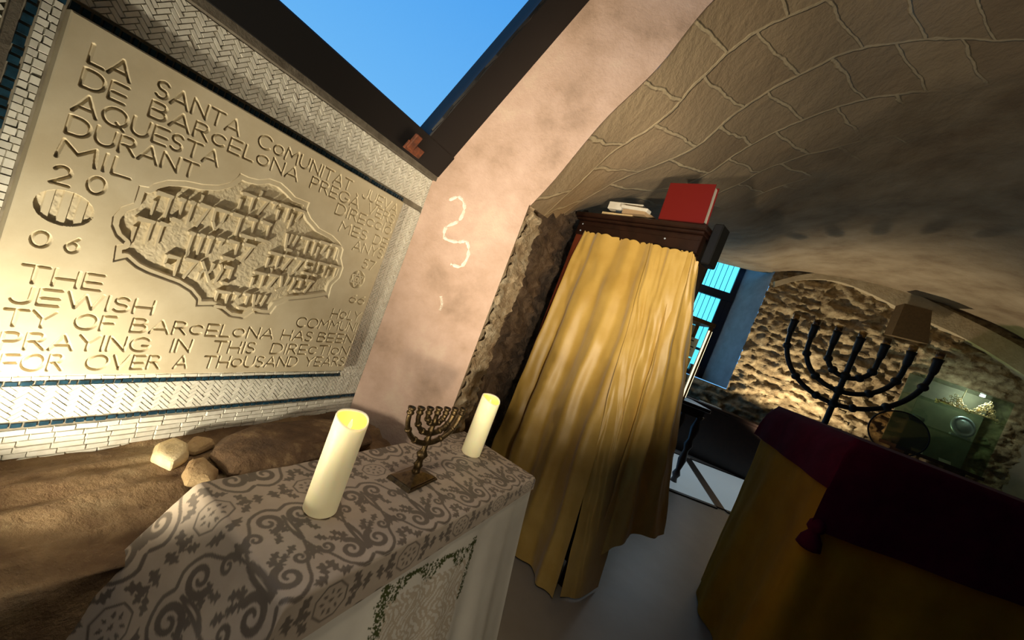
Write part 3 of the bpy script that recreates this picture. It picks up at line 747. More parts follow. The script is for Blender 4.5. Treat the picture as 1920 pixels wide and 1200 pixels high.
brk = n.new('ShaderNodeTexBrick'); brk.inputs['Scale'].default_value = 1.0; brk.inputs['Mortar Size'].default_value = 0.014; brk.inputs['Mortar Smooth'].default_value = 0.6
brk.inputs['Brick Width'].default_value = 0.30; brk.inputs['Row Height'].default_value = 0.46; brk.inputs['Bias'].default_value = 0.0
brk.inputs['Color1'].default_value = lin(192, 170, 138); brk.inputs['Color2'].default_value = lin(156, 134, 106); brk.inputs['Mortar'].default_value = lin(222, 204, 168)
l.new(mxv.outputs[1], brk.inputs['Vector'])
ats = n.new('ShaderNodeAttribute'); ats.attribute_name = 'bare_stone'
src = bs.inputs['Base Color'].links[0].from_socket
mxc = n.new('ShaderNodeMix'); mxc.data_type = 'RGBA'; mxc.blend_type = 'MIX'
mul = n.new('ShaderNodeMath'); mul.operation = 'MULTIPLY'; mul.inputs[1].default_value = 0.7
l.new(ats.outputs['Fac'], mul.inputs[0]); l.new(mul.outputs[0], mxc.inputs[0]); l.new(src, mxc.inputs[6]); l.new(brk.outputs['Color'], mxc.inputs[7]); l.new(mxc.outputs[2], bs.inputs['Base Color'])
bp0 = bs.inputs['Normal'].links[0].from_node
b2 = n.new('ShaderNodeBump'); b2.inputs['Strength'].default_value = 0.8; b2.inputs['Distance'].default_value = 0.012; b2.invert = True
mu2 = n.new('ShaderNodeMath'); mu2.operation = 'MULTIPLY'
l.new(brk.outputs['Fac'], mu2.inputs[0]); l.new(ats.outputs['Fac'], mu2.inputs[1]); l.new(mu2.outputs[0], b2.inputs['Height']); l.new(bp0.outputs[0], b2.inputs['Normal']); l.new(b2.outputs[0], bs.inputs['Normal'])
uv_sk = np.stack([uu-vv*0.34+0.08, vv+0.10], 1)
ceiling = tag(link_mesh('ceiling', VP, grid_faces(nT, nK), M_vault, smooth=True, uv=uv_sk, attrs={'bare_stone': stone}), kind='structure')
# plaster band of the arched recess on the far wall
bd = MB(); Nb = 40
o1 = [bu(x, y) for x, y in ((1446, 530), (1500, 517), (1560, 514), (1620, 524), (1700, 552), (1780, 590), (1850, 625), (1920, 665), (2000, 720))]
i1 = [bu(x, y) for x, y in ((1446, 540), (1500, 527), (1560, 530), (1620, 552), (1700, 592), (1780, 628), (1850, 668), (1920, 715), (2000, 770))]
o1 = catmull(o1, Nb); i1 = catmull(i1, Nb)
for k in range(Nb-1):
    q = [bp(*o1[k]), bp(*o1[k+1]), bp(*i1[k+1]), bp(*i1[k])]
    bd.prism(q, BN*0.16)
bd.build('trim_arch', M_band)['kind'] = 'structure'

# rest of the shell
mb = MB(); mb.box((-3.2, -2.2, -0.06), (11.5, 0, 0), (0, 11.2, 0), (0, 0, 0.06)); tag(mb.build('floor', M_floor), kind='structure')
mb = MB(); mb.box((-3.2, -2.2, 0), (11.5, 0, 0), (0, 0.1, 0), (0, 0, 4.1)); tag(mb.build('wall_rear', M_plainw), kind='structure')
mb = MB(); mb.box((7.9, -2.2, 0), (0.1, 0, 0), (0, 8.6, 0), (0, 0, 4.6)); tag(mb.build('wall_right', M_plainw), kind='structure')
cz_ = [kp(0.03, SB+0.1), kp(-3.4, SB+0.1), np.array([-2.4, -2.2, 0]), np.array([8.0, -2.2, 0]), np.array([8.0, 1.9, 0]), pp(0.0, 0, 0)]
kt = float(kp(0, SB+0.1)[2])
mb = MB(); mb.prism([np.array([p[0], p[1], kt]) for p in cz_], (0, 0, 0.1)); tag(mb.build('ceiling', M_plainw), kind='structure')
# outer reveal closing the leaning window's left end
mb = MB(); mb.prism([wp(-2.15, HINGE), kp(-2.15, SB+0.12), wp(-2.15, kt)], -WW*1.3); tag(mb.build('wall_return', M_plainw), kind='structure')

# ------------------------------------------------------------------ rock ledge under the plaque, loose rocks
nu, nv = 210, 80
A_ = np.linspace(-1.75, 0.0, nu); W_ = np.linspace(0, 1, nv)
UA, WB = np.meshgrid(A_, W_, indexing='ij')
wid = 0.375+0.02*np.sin(UA*7)
prof_o = np.where(WB < 0.7, WB/0.7*wid, wid+0.05*np.sin((WB-0.7)/0.3*1.6))
prof_z = np.where(WB < 0.7, 0.702-0.030*(WB/0.7)**2, 0.68-0.68*((WB-0.7)/0.3)**1.15)
P3 = np.stack([UA.ravel(), prof_o.ravel(), prof_z.ravel()], 1)
n1 = fbm(P3*np.array([2.6, 12, 9]), 5, 61)*0.013+fbm(P3*np.array([10, 34, 26]), 4, 71)*0.006
V = C0[None, :]+UA.ravel()[:, None]*WW+(prof_o.ravel()+np.where(WB.ravel() >= 0.7, n1*1.5, 0))[:, None]*WN+(np.maximum(prof_z.ravel()+np.where(WB.ravel() < 0.97, n1, 0), 0))[:, None]*UP
tag(link_mesh('rock_ledge', V, grid_faces(nu, nv, flip=True), M_earth, smooth=True), 'long rough brown bedrock ledge running below the tiled plaque wall', 'rock ledge')
def rock(pts2, base, h, m, label, seed, name='rock', tilt=0.0):
    """faceted boulder from its footprint"""
    P = np.array([onz(x, y, base)[:2] for x, y in pts2]); c = P.mean(0); n_ = len(P); rg = np.random.default_rng(seed)
    import bmesh
    bm = bmesh.new()
    for k, sc in ((0.0, 0.97), (0.45, 1.0), (0.85, 0.86), (1.0, 0.62)):
        for i, p in enumerate(P):
            s_ = sc*(1+rg.uniform(-0.05, 0.05)); q_ = c+(p-c)*s_
            bm.verts.new((q_[0], q_[1], base+h*k*(1+rg.uniform(-0.10, 0.10))+tilt*(q_-c)@np.array([0.5, 0.86])*k))
    bmesh.ops.convex_hull(bm, input=bm.verts)
    bmesh.ops.delete(bm, geom=[v for v in bm.verts if not v.link_faces], context='VERTS')
    bmesh.ops.bevel(bm, geom=list(bm.edges), offset=0.0035, segments=1, affect='EDGES')
    bmesh.ops.triangulate(bm, faces=bm.faces[:]); bmesh.ops.subdivide_edges(bm, edges=bm.edges[:], cuts=2, use_grid_fill=True)
    V = np.array([v.co for v in bm.verts]); F = [[v.index for v in fc.verts] for fc in bm.faces]
    bm.verts.index_update(); F = [[v.index for v in fc.verts] for fc in bm.faces]; bm.free()
    V = V+fbm(V*45, 3, seed)[:, None]*0.0012
    o = link_mesh(name, V, F, m); smooth_auto(o, 16); return tag(o, label, 'rock', 'loose rocks on the ledge')
rock([(279, 868), (318, 886), (352, 868), (350, 845), (320, 834), (285, 846)], 0.700, 0.030, M_rock, 'pale yellow angular rock, leftmost of the loose rocks on the ledge', 3)
rock([(338, 850), (362, 858), (402, 842), (398, 832), (360, 826)], 0.700, 0.022, M_rockb, 'small tan rock behind the pale yellow rock, against the brick tiles', 5)
rock([(338, 896), (345, 915), (395, 918), (408, 893), (380, 866), (350, 872)], 0.697, 0.026, M_rockb, 'tan rock in front of the others, touching the back of the brocade cloth', 8)
rock([(385, 868), (420, 905), (560, 882), (690, 840), (690, 806), (600, 800), (470, 815), (410, 838)], 0.695, 0.05, M_rockd, 'large dark brown flat-topped boulder on the ledge beside the tan rocks', 12, 'boulder')

# ------------------------------------------------------------------ side table with white drape and brocade cloth
TZ = 0.806
BLc, BRc, FRc = onz(380, 905, TZ), onz(870, 810, TZ), onz(1005, 890, TZ)
TL = BRc-BLc; TLn = np.linalg.norm(TL); tx = TL/TLn; ty = np.cross(tx, UP); ty = ty/np.linalg.norm(ty)
if ty @ (FRc-BRc) < 0: ty = -ty
TWd = float((FRc-BRc)@ty)
def tp(p, q, z): return np.array([BLc[0], BLc[1], 0])+tx*p+ty*q+UP*z
tbl = thing('side_table', tp(TLn/2, TWd/2, 0), 'narrow table hidden under the brocade cloth and the white embroidered drape', 'table')
m_ = MB(); m_.bbox(tp(0.012, 0.012, TZ-0.036), tx*(TLn-0.024), ty*(TWd-0.024), UP*0.030, 0.004); m_.build('table_top', M_wood, tbl)
for (p, q) in ((0.05, 0.05), (TLn-0.05, 0.05), (0.05, TWd-0.05), (TLn-0.05, TWd-0.05)):
    m_ = MB(); m_.tube([tp(p, q, 0), tp(p, q, TZ-0.034)], [0.016, 0.021], 10); m_.build('leg', M_wood, tbl)
# damask motif raster: one mirrored repeat
def damask(p, q):
    R = 0.20; Q = 0.30
    row = np.floor(q/Q); sh = np.where(row % 2 == 0, 0.0, 0.5)
    x = np.abs(((p/R+0.5+sh) % 1.0)-0.5)*R; y = (q/Q % 1.0)*Q
    m_ = np.full(p.shape, 9.0)
    def stroke(pts, w0, w1):
        nonlocal m_
        if 3 <= len(pts) < 9: pts = catmull(pts, 14)
        n_ = len(pts)-1
        for i in range(n_):
            a, b = np.array(pts[i]), np.array(pts[i+1]); d = b-a
            t = np.clip(((x-a[0])*d[0]+(y-a[1])*d[1])/(d@d+1e-12), 0, 1)
            m_ = np.minimum(m_, np.hypot(x-a[0]-t*d[0], y-a[1]-t*d[1])-(w0+(w1-w0)*(i+t)/n_))
    def leaf(cx, cy, L_, w, ang):
        nonlocal m_
        c, s_ = math.cos(math.radians(ang)), math.sin(math.radians(ang)); u = (x-cx)*c+(y-cy)*s_; v = -(x-cx)*s_+(y-cy)*c
        t = np.clip(u/L_, 0, 1); v = v-0.25*L_*t*t*(1 if ang % 2 else -1)
        d = np.hypot(u-t*L_, v)-w*np.sin(np.pi*t**0.75)*(0.72+0.28*np.cos(t*19)); m_ = np.minimum(m_, d)
    def spiral(cx, cy, r0, turns, a0, w0, w1, sgn=1):
        P = []
        for i in range(24):
            t = i/23; r_ = r0*(1-0.80*t); an = math.radians(a0+sgn*turns*360*t); P.append((cx+r_*math.cos(an), cy+r_*math.sin(an)))
        stroke(P, w0, w1)
    stroke([(0.036*math.cos(math.radians(22.5+45*i)), 0.150+0.030*math.sin(math.radians(22.5+45*i))) for i in range(9)], 0.0012, 0.0012)
    leaf(-0.006, 0.150, 0.012, 0.004, 0)
    for an in range(0, 360, 45): leaf(0.014*math.cos(math.radians(an)), 0.150+0.012*math.sin(math.radians(an)), 0.010, 0.0032, an)
    spiral(0.066, 0.070, 0.027, 1.3, -80, 0.0072, 0.0026); spiral(0.066, 0.228, 0.026, 1.3, 80, 0.0066, 0.0026, -1)
    spiral(0.028, 0.040, 0.016, 1.2, 200, 0.0048, 0.0020, -1); spiral(0.026, 0.262, 0.016, 1.2, 160, 0.0048, 0.0020)
    stroke([(0.0, 0.0), (0.008, 0.03), (0.026, 0.062), (0.040, 0.098), (0.072, 0.116), (0.096, 0.104)], 0.0022, 0.0034)
    stroke([(0.0, 0.30), (0.008, 0.27), (0.026, 0.24), (0.040, 0.206), (0.074, 0.190), (0.098, 0.200)], 0.0022, 0.0032)
    stroke([(0.10, 0.0), (0.094, 0.04), (0.099, 0.085)], 0.0052, 0.0024)
    stroke([(0.10, 0.30), (0.094, 0.26), (0.099, 0.22)], 0.0044, 0.0022)
    for (cx, cy, L_, w, an) in ((0.004, 0.072, 0.036, 0.012, 61), (0.012, 0.104, 0.030, 0.010, 22), (0.046, 0.122, 0.034, 0.011, 41), (0.084, 0.134, 0.032, 0.012, 85), (0.02, 0.006, 0.030, 0.009, 25),
                               (0.004, 0.214, 0.036, 0.012, -51), (0.040, 0.178, 0.030, 0.010, -30), (0.080, 0.020, 0.032, 0.010, 121), (0.090, 0.266, 0.030, 0.010, 231), (0.046, 0.018, 0.026, 0.009, 60),
                               (0.0, 0.016, 0.040, 0.009, 90), (0.0, 0.246, 0.040, 0.009, 90), (0.054, 0.008, 0.030, 0.009, 31), (0.054, 0.288, 0.030, 0.009, -40), (0.088, 0.078, 0.026, 0.008, 20), (0.060, 0.246, 0.026, 0.008, 61), (0.04, 0.150, 0.028, 0.009, 8), (0.072, 0.152, 0.024, 0.008, 181)):
        leaf(cx, cy, L_, w, an)
    return np.clip(0.5-(m_-0.0006)/0.0016, 0, 1)
M_broc = attr_mix('brocade', (lin(168, 152, 132), lin(154, 138, 118), 9.0), [('pattern', lin(88, 76, 61))], rough=0.62, bump=0.2, bscale=500, bdist=0.001, sheen=0.2)
CL0, CL1, CQ1 = 0.37, 0.022, 0.085
P_ = np.arange(-CL0, TLn+CL1+0.001, 0.0021); Q_ = np.arange(-0.004, TWd+CQ1+0.001, 0.0021)
PP, QQ = np.meshgrid(P_, Q_, indexing='ij'); r_ = 0.011
def hang(d):
    d = np.maximum(d, 0); th_ = np.minimum(d/r_, math.pi/2); return r_*np.sin(th_), r_*(1-np.cos(th_))+np.maximum(d-r_*math.pi/2, 0)
oL, dL = hang(-PP); oR, dR = hang(PP-TLn); 
QF = np.maximum(QQ-TWd, 0)*(0.62+0.55*np.clip(1-PP/TLn, 0, 1.2))
oF, dF = hang(QF)
pc = np.clip(PP, 0, TLn); qc = np.clip(QQ, 0, TWd)
drop = np.maximum(dL, dR)+dF*np.where(dL > 0.02, np.clip(1-dL*2.2, 0.15, 1), 1)
flare = dL*(0.50+0.06*np.sin(QQ*24+0.6)+0.03*np.sin(QQ*51))
px0 = pc-oL-flare+oR
qx0 = qc+oF+dF*0.12+np.where(dL > 0, dL*(QQ/TWd-0.42)*0.42, 0)
zz = TZ+0.001-drop+0.0012*fbm(np.stack([PP.ravel()*16, QQ.ravel()*16, PP.ravel()*0], 1), 3, 5).reshape(PP.shape)
V = np.array([BLc[0], BLc[1], 0])[None, :]+px0.ravel()[:, None]*tx+qx0.ravel()[:, None]*ty+zz.ravel()[:, None]*UP
pat = damask(PP.ravel()*1.0+0.215, QQ.ravel()+0.055)
broc = link_mesh('brocade_cloth', V, grid_faces(len(P_), len(Q_), flip=True), M_broc, smooth=True, attrs={'pattern': pat})
tag(broc, 'beige brocade tablecloth with taupe damask scrolls under the candles', 'tablecloth')
# white drape with the stitched tree picture
M_drape = attr_mix('white_linen', (lin(212, 206, 190), lin(202, 195, 180), 7.0), [('tan_stitch', lin(150, 118, 70)), ('green_stitch', lin(62, 70, 24))], rough=0.8, bump=0.15, bscale=600, bdist=0.0008)
DU = np.arange(0.02, TLn-0.004, 0.003); DV = np.arange(0, 1, 0.0038)
UU, VV = np.meshgrid(DU, DV, indexing='ij'); dz = VV*(TZ-0.02)
fold = 0.010*np.sin(UU*26+1.2)*np.clip(VV*1.6, 0, 1)+0.006*np.sin(UU*57)*VV
out = 0.010+0.10*VV**1.2+fold+0.02*np.clip((UU-TLn+0.14)/0.14, 0, 1)*np.sin(np.clip((UU-TLn+0.14)/0.14, 0, 1)*6)*VV
ush = UU+np.clip((UU-0.25)/TLn, 0, 1)*0.10*VV
front0 = np.array([BLc[0], BLc[1], 0])+ty*TWd
V = front0[None, :]+ush.ravel()[:, None]*tx+out.ravel()[:, None]*ty+(TZ-0.004-dz).ravel()[:, None]*UP
# stitched picture in drape coordinates (u along the hem, z down)
def dr_uv(x, y):
    P = onv(x, y, front0+ty*0.03, math.degrees(math.atan2(tx[0], tx[1]))); return float((P-front0)@tx), float(TZ-P[2])
e1 = dr_uv(905, 1005); e2 = dr_uv(700, 1185); e3 = dr_uv(860, 1060); e4 = dr_uv(745, 1195)
u_, z_ = ush.ravel(), dz.ravel()
rg = np.random.default_rng(7); green = np.zeros(u_.size, bool); tan = np.zeros(u_.size, bool)
def blob(cx, cz, r): 
    return (u_-cx)**2+((z_-cz)*0.8)**2 < r*r
c0 = np.array(dr_uv(820, 1110)); ua, ub = dr_uv(715, 1150)[0], dr_uv(890, 1030)[0]
zt = lambda u: dr_uv(890, 1020)[1]+(dr_uv(735, 1100)[1]-dr_uv(890, 1020)[1])*np.clip((ub-u)/(ub-ua), 0, 1)
zmid = (dr_uv(850, 1050)[1]+dr_uv(760, 1115)[1])/2
for i in range(520):
    u = rg.uniform(ua-0.01, ub+0.015); k = (u-ua)/(ub-ua); cz = zt(u)+rg.uniform(0.0, 0.045)*(0.7+0.5*math.sin(k*17))
    green |= blob(u, cz, rg.uniform(0.0015, 0.0032))
for i in range(300):
    u = ub+rg.normal()*0.006+0.004; cz = zt(ub)+rg.uniform(-0.012, 0.17); green |= blob(u-(cz-zt(ub))*0.05, cz, rg.uniform(0.0012, 0.0026))
    u = ua+rg.normal()*0.008; cz = zt(ua)+rg.uniform(0.0, 0.16); green |= blob(u, cz, rg.uniform(0.0012, 0.0028))
inner = (u_ > ua+0.012) & (u_ < ub-0.012) & (z_ > zt(u_)+0.045) & (z_ < zt(u_)+0.30)
tan |= inner & ((np.abs(np.sin(u_*150+3*np.sin(z_*60)+fbm(np.stack([u_*40, z_*40, u_*0], 1), 2, 2)*1.5)) > 0.72))
tan |= inner & ((np.abs(np.sin(z_*95+2*np.sin(u_*70))) > 0.93))
drp = link_mesh('white_drape', V, grid_faces(len(DU), len(DV)), M_drape, smooth=True, attrs={'tan_stitch': tan.astype(float)*0.45, 'green_stitch': green.astype(float)})
tag(drp, 'white linen drape with stitched green trees hanging at the front of the table', 'drape')

# candles
def candle(P, label):
    c = thing('candle', P, label, 'candle', 'two ivory LED candles on the brocade cloth')
    R_, H_ = 0.0365, 0.226; n_ = 48
    V = []; F = []
    prof = [(0.0, 0.0), (R_-0.004, 0.0), (R_, 0.004), (R_, 0.06), (R_, 0.12), (R_, 0.18), (R_, 1.0), (R_-0.0015, 1.005), (R_-0.004, 1.0)]
    m_ = MB(); V = []
    rim_ = lambda an: H_-0.016*(0.5-0.5*math.cos(an-2.2))+0.003*math.sin(2*an)
    for (r1, h1) in prof:
        for k in range(n_):
            an = 2*math.pi*k/n_; h = h1 if h1 < 0.9 else rim_(an)+(h1-1.0)
            V.append(P+np.array([r1*math.cos(an), r1*math.sin(an), h]))
    F = [[i*n_+k, i*n_+(k+1) % n_, (i+1)*n_+(k+1) % n_, (i+1)*n_+k] for i in range(len(prof)-1) for k in range(n_)]
    m_.add(V, F); wb_ = m_.build('wax_body', M_wax, c, smooth=True)
    m_ = MB(); V = []
    for (r1, d1) in ((R_-0.004, 0.0), (R_-0.007, 0.012), (0.02, 0.024), (0.004, 0.028)):
        for k in range(n_):
            an = 2*math.pi*k/n_; V.append(P+np.array([r1*math.cos(an), r1*math.sin(an), rim_(an)-d1 if d1 < 0.02 else H_-0.013-d1*0.6]))
    F = [[i*n_+k, i*n_+(k+1) % n_, (i+1)*n_+(k+1) % n_, (i+1)*n_+k] for i in range(3) for k in range(n_)]+[[3*n_+k for k in range(n_)]]
    m_.add(V, F); cw_ = m_.build('candle_well', M_waxin, c, smooth=True)
    m_ = MB(); m_.lathe([(0.0028, 0), (0.0045, 0.005), (0.0048, 0.009), (0.003, 0.016), (0.0008, 0.023)], P+np.array([0.0, 0, H_-0.03]), 12)
    m_.build('led_flame', M_flame, cw_, smooth=True)
    lo = light('POINT', 'candle_glow', P+np.array([0, 0, H_+0.0]), 0.05, (1.0, 0.62, 0.25), shadow_soft_size=0.01)
    lo.parent = c; lo.location = (0, 0, H_-0.002)
    return c
candle(onz(599, 955, TZ+0.002), 'ivory LED candle nearer the camera, in front of the carved plaque')
candle(onz(882, 850, TZ+0.002), 'ivory LED candle farther away, beside the gold curtain')

# small bronze menorah on the table
MP = np.array([-0.105, 1.108, TZ+0.002]); ma = azv(40.0); mbv = np.array([ma[1], -ma[0], 0])
men = thing('small_menorah', MP, 'small seven-branched bronze menorah standing between the two ivory candles', 'menorah')
bx = azv(24.0); by = np.array([bx[1], -bx[0], 0])
def sq(m_, h0, r0, h1, r1):
    V = [MP+bx*sx_*r0*1.65+by*sy_*r0+UP*h0 for sx_, sy_ in ((-1, -1), (1, -1), (1, 1), (-1, 1))]+[MP+bx*sx_*r1*1.5+by*sy_*r1+UP*h1 for sx_, sy_ in ((-1, -1), (1, -1), (1, 1), (-1, 1))]
    F = [[0, 3, 2, 1], [4, 5, 6, 7]]+[[i, (i+1) % 4, 4+(i+1) % 4, 4+i] for i in range(4)]
    if np.dot(np.cross(bx, by), UP) < 0: F = [f_[::-1] for f_ in F]
    m_.add(V, F)
m_ = MB(); sq(m_, 0, 0.042, 0.007, 0.042); sq(m_, 0.007, 0.038, 0.010, 0.038); sq(m_, 0.010, 0.036, 0.024, 0.013); m_.build('base', M_brass, men)
m_ = MB(); m_.lathe([(0.014, 0.022), (0.011, 0.028), (0.0105, 0.040), (0.0145, 0.046), (0.0105, 0.052), (0.0095, 0.064), (0.014, 0.072), (0.0175, 0.079), (0.012, 0.088), (0.0082, 0.094), (0.0078, 0.120), (0.011, 0.125), (0.0078, 0.130), (0.0075, 0.150), (0.0105, 0.155), (0.0075, 0.160), (0.0072, 0.178), (0.0095, 0.182), (0.007, 0.187), (0.007, 0.205)], MP, 14); men_arm = {0: m_.build('stem', M_brass, men, smooth=True)}
TOPH = 0.207
for R_, zc in ((0.097, 0.214), (0.065, 0.205), (0.033, 0.198)):
    m_ = MB(); cen = MP+UP*TOPH
    pts = [cen-ma*R_+UP*0.0]+[MP+UP*TOPH+ma*(-R_*math.cos(t))+UP*(-(R_*0.96)*math.sin(t)) for t in np.linspace(0.06, math.pi-0.06, 30)]+[cen+ma*R_]
    m_.tube(pts, 0.0082, 10, flat=0.8)
    for t in (0.55, 1.05, math.pi-1.05, math.pi-0.55):
        p = MP+UP*TOPH+ma*(-R_*math.cos(t))+UP*(-(R_*0.96)*math.sin(t)); m_.lathe([(0.003, -0.006), (0.0102, -0.003), (0.0102, 0.003), (0.003, 0.006)], p, 10, axis=ma*math.sin(t)-UP*math.cos(t)*1.0)
    men_arm[round(R_/0.0323)] = m_.build('arm', M_brass, men, smooth=True)
for k in range(-3, 4):
    m_ = MB(); o_ = MP+UP*(TOPH-0.004)+ma*(k*0.0323 if k else 0)
    m_.lathe([(0.007, 0), (0.0105, 0.004), (0.0105, 0.008), (0.0072, 0.011), (0.0105, 0.016), (0.0115, 0.022), (0.0095, 0.0225), (0.006, 0.014)], o_, 12); m_.build('candle_cup', M_brass, men_arm[abs(k)], smooth=True)

# ------------------------------------------------------------------ curtained cabinet
CX = azv(136.0); CP = onz(1070, 1120, 0)-CX*0.07; CP[2] = 0; CY = np.array([-CX[1], CX[0], 0])
if CY[1] < 0: CY = -CY
CWd, CDp, CHt = 0.83, 0.21, 2.10
def cp(a, d, z): return CP+CX*a+CY*d+UP*z
cab = thing('curtained_cabinet', cp(-CWd/2, CDp/2, 0), 'tall dark wooden cabinet standing behind the gold curtain, books on its top', 'cabinet')
m_ = MB(); m_.box(cp(-CWd, CDp-0.02, 0.02), CX*CWd, CY*0.02, UP*(CHt-0.02)); m_.build('back_panel', M_wood, cab)
for a_, mm in ((-CWd, M_wooda), (-0.03, M_wood)):
    m_ = MB(); m_.bbox(cp(a_, 0.0, 0.0), CX*0.03, CY*CDp, UP*CHt, 0.003); m_.build('side_panel', mm, cab)
m_ = MB(); m_.bbox(cp(-CWd, 0.0, 0.0), CX*0.06, CY*0.02-CY*0.04, UP*(CHt-0.10), 0.003); m_.build('front_stile', M_wooda, cab)
for z_s in (0.3, 0.8, 1.3, 1.75):
    m_ = MB(); m_.box(cp(-CWd+0.03, 0.03, z_s), CX*(CWd-0.06), CY*(CDp-0.05), UP*0.02); m_.build('shelf', M_wood, cab)
m_ = MB(); m_.bbox(cp(-CWd-0.01, -0.022, CHt-0.13), CX*(CWd+0.02), CY*0.05, UP*0.10, 0.003)
m_.box(cp(-CWd, -0.026, CHt-0.062), CX*CWd, CY*0.006, UP*0.006); frz = m_.build('frieze', M_wood, cab)
m_ = MB()
m_.bbox(cp(-CWd-0.02, -0.045, CHt-0.03), CX*(CWd+0.04), CY*(CDp+0.05), UP*0.018, 0.004); m_.bbox(cp(-CWd-0.03, -0.06, CHt-0.012), CX*(CWd+0.06), CY*(CDp+0.07), UP*0.03, 0.006)
m_.build('cornice', M_wood, cab)
for (a_, z_) in ((-CWd+0.03, CHt-0.055), (-CWd+0.03, CHt-0.10), (-0.19, CHt-0.075)):
    m_ = MB(); m_.lathe([(0.006, 0), (0.006, 0.004), (0.003, 0.007)], cp(a_, -0.022, z_), 10, axis=-CY); m_.build('screw_head', M_silver, frz, smooth=True)
TOPZ = CHt+0.018
def ctop(x, d):    # a point on the cabinet top above front offset d
    return None
bk = thing('red_book', cp(-0.14, 0.05, TOPZ), 'large red hardback book standing upright on the cabinet top', 'book')
lean = UP*0.245-CX*0.03+CY*0.03
m_ = MB(); m_.bbox(cp(-0.275, -0.02, TOPZ+0.004), CX*0.262, CY*0.004, lean, 0.001); m_.bbox(cp(-0.275, 0.030, TOPZ+0.004), CX*0.262, CY*0.004, lean, 0.001); m_.box(cp(-0.278, -0.02, TOPZ+0.004), CX*0.006, CY*0.054, lean); m_.build('cover', M_red, bk)
m_ = MB(); m_.box(cp(-0.268, -0.016, TOPZ+0.0005), CX*0.248, CY*0.046, lean*0.97); m_.build('page_block', M_paper, bk)
def flat(name, a, d, z, la, ld, h, rot, m, label, cat, tilt=(0, 0)):
    c_, s_ = math.cos(math.radians(rot)), math.sin(math.radians(rot)); ex_ = CX*c_+CY*s_; ey_ = -CX*s_+CY*c_
    ex_ = ex_+UP*tilt[0]; ey_ = ey_+UP*tilt[1]; ez_ = np.cross(ex_, ey_); ez_ = ez_/np.linalg.norm(ez_); ez_ = ez_ if ez_[2] > 0 else -ez_
    m_ = MB(); m_.bbox(cp(a, d, z), ex_*la, ey_*ld, ez_*h, min(h*0.3, 0.002)); return tag(m_.build(name, m), label, cat)
flat('envelope', -0.665, -0.045, TOPZ+0.001, 0.22, 0.12, 0.018, 3, M_cream, 'cream envelope at the bottom of the paper pile on the cabinet', 'envelope')
flat('card_box', -0.52, -0.045, TOPZ+0.021, 0.17, 0.12, 0.026, -6, M_card, 'small tan card box in the pile left of the red book', 'box', (-0.02, 0))
flat('booklet', -0.60, 0.0, TOPZ+0.0215, 0.06, 0.10, 0.030, 10, M_dkblue, 'dark blue booklet wedged in the paper pile on the cabinet', 'booklet')
flat('white_carton', -0.665, -0.01, TOPZ+0.056, 0.24, 0.12, 0.048, 4, M_paper, 'white carton on top of the paper pile, left of the red book', 'carton', (0.0, 0))
flat('folded_paper', -0.53, -0.058, TOPZ+0.050, 0.19, 0.045, 0.020, -2, M_paper, 'folded white paper lying on the tan box, in front of the white carton', 'paper', (-0.08, 0))
m_ = MB(); m_.bbox(cp(0.034, 0.0, 1.93), CX*0.05, CY*0.10, UP*0.22, 0.006); spk = tag(m_.build('loudspeaker', M_plastic), 'black loudspeaker box fixed at the right side of the cabinet', 'loudspeaker')

def curtain(name, top, bot, npl, amp0, amp1, nrm, label, m, seed, sag=0.0, hem=None, nu=150, nv=200, midbulge=0.0, wr=0.006, taper=0.0):
    """pleated cloth hung between a top line and a hem line (each a list of points)"""
    T = catmull(top, nu) if len(top) > 2 else np.array([np.array(top[0])*(1-t)+np.array(top[1])*t for t in np.linspace(0, 1, nu)])
    B = catmull(bot, nu) if len(bot) > 2 else np.array([np.array(bot[0])*(1-t)+np.array(bot[1])*t for t in np.linspace(0, 1, nu)])
    v = np.linspace(0, 1, nv); u = np.linspace(0, 1, nu); Ug, Vg = np.meshgrid(u, v, indexing='ij')
    P = T[:, None, :]*(1-v)[None, :, None]+B[:, None, :]*v[None, :, None]
    ph = fbm(np.stack([Ug.ravel()*3, Vg.ravel()*1.6, np.full(Ug.size, seed*3.1)], 1), 3, seed).reshape(Ug.shape)
    am = amp0+(amp1-amp0)*np.clip(Vg*1.4, 0, 1)
    s1 = np.sin(2*math.pi*npl*Ug+ph*1.5+seed); pl = s1
    s2 = np.sin(2*math.pi*npl*2.3*Ug+ph*3+1.3)
    w = fbm(np.stack([Ug.ravel()*5+Vg.ravel()*2, Vg.ravel()*9-Ug.ravel()*3, np.full(Ug.size, seed*1.7)], 1), 2, seed+90).reshape(Ug.shape)*wr*1.3
    d = am*pl*0.8+am*0.16*s2+w+midbulge*np.sin(math.pi*np.clip(Vg*1.1, 0, 1))
    d = d*(1-taper*Ug**5)
    P = P+d[..., None]*nrm[None, None, :]
    P[..., 2] -= sag*np.sin(math.pi*Ug)*(1-Vg)
    P[..., 2] += (0.010*np.abs(np.sin(2*math.pi*npl*1.5*Ug+seed)))*np.clip(1-Vg*12, 0, 1)
    P[..., 2] = np.maximum(P[..., 2], 0.004)
    fl = np.dot(np.cross(T[-1]-T[0], B[0]-T[0]), nrm) > 0
    o = link_mesh(name, P.reshape(-1, 3), grid_faces(nu, nv, flip=not fl), m, smooth=True)
    return tag(o, label, 'curtain', 'gold curtains around the cabinet')
fr = -CY
top_l = [cp(-CWd+0.07, -0.035, 1.99), cp(-0.66, -0.04, 1.985), cp(-0.47, -0.042, 1.98), cp(-0.31, -0.042, 1.975), cp(-0.19, -0.045, 1.965)]
bl0 = onz(935, 1150, 0.01); bl1 = onz(1035, 1122, 0.01)
bot_l = [cp(-CWd+0.05, -0.07, 0.02), cp(-0.52, -0.10, 0.015), cp(-0.18, -0.12, 0.012), bl1]
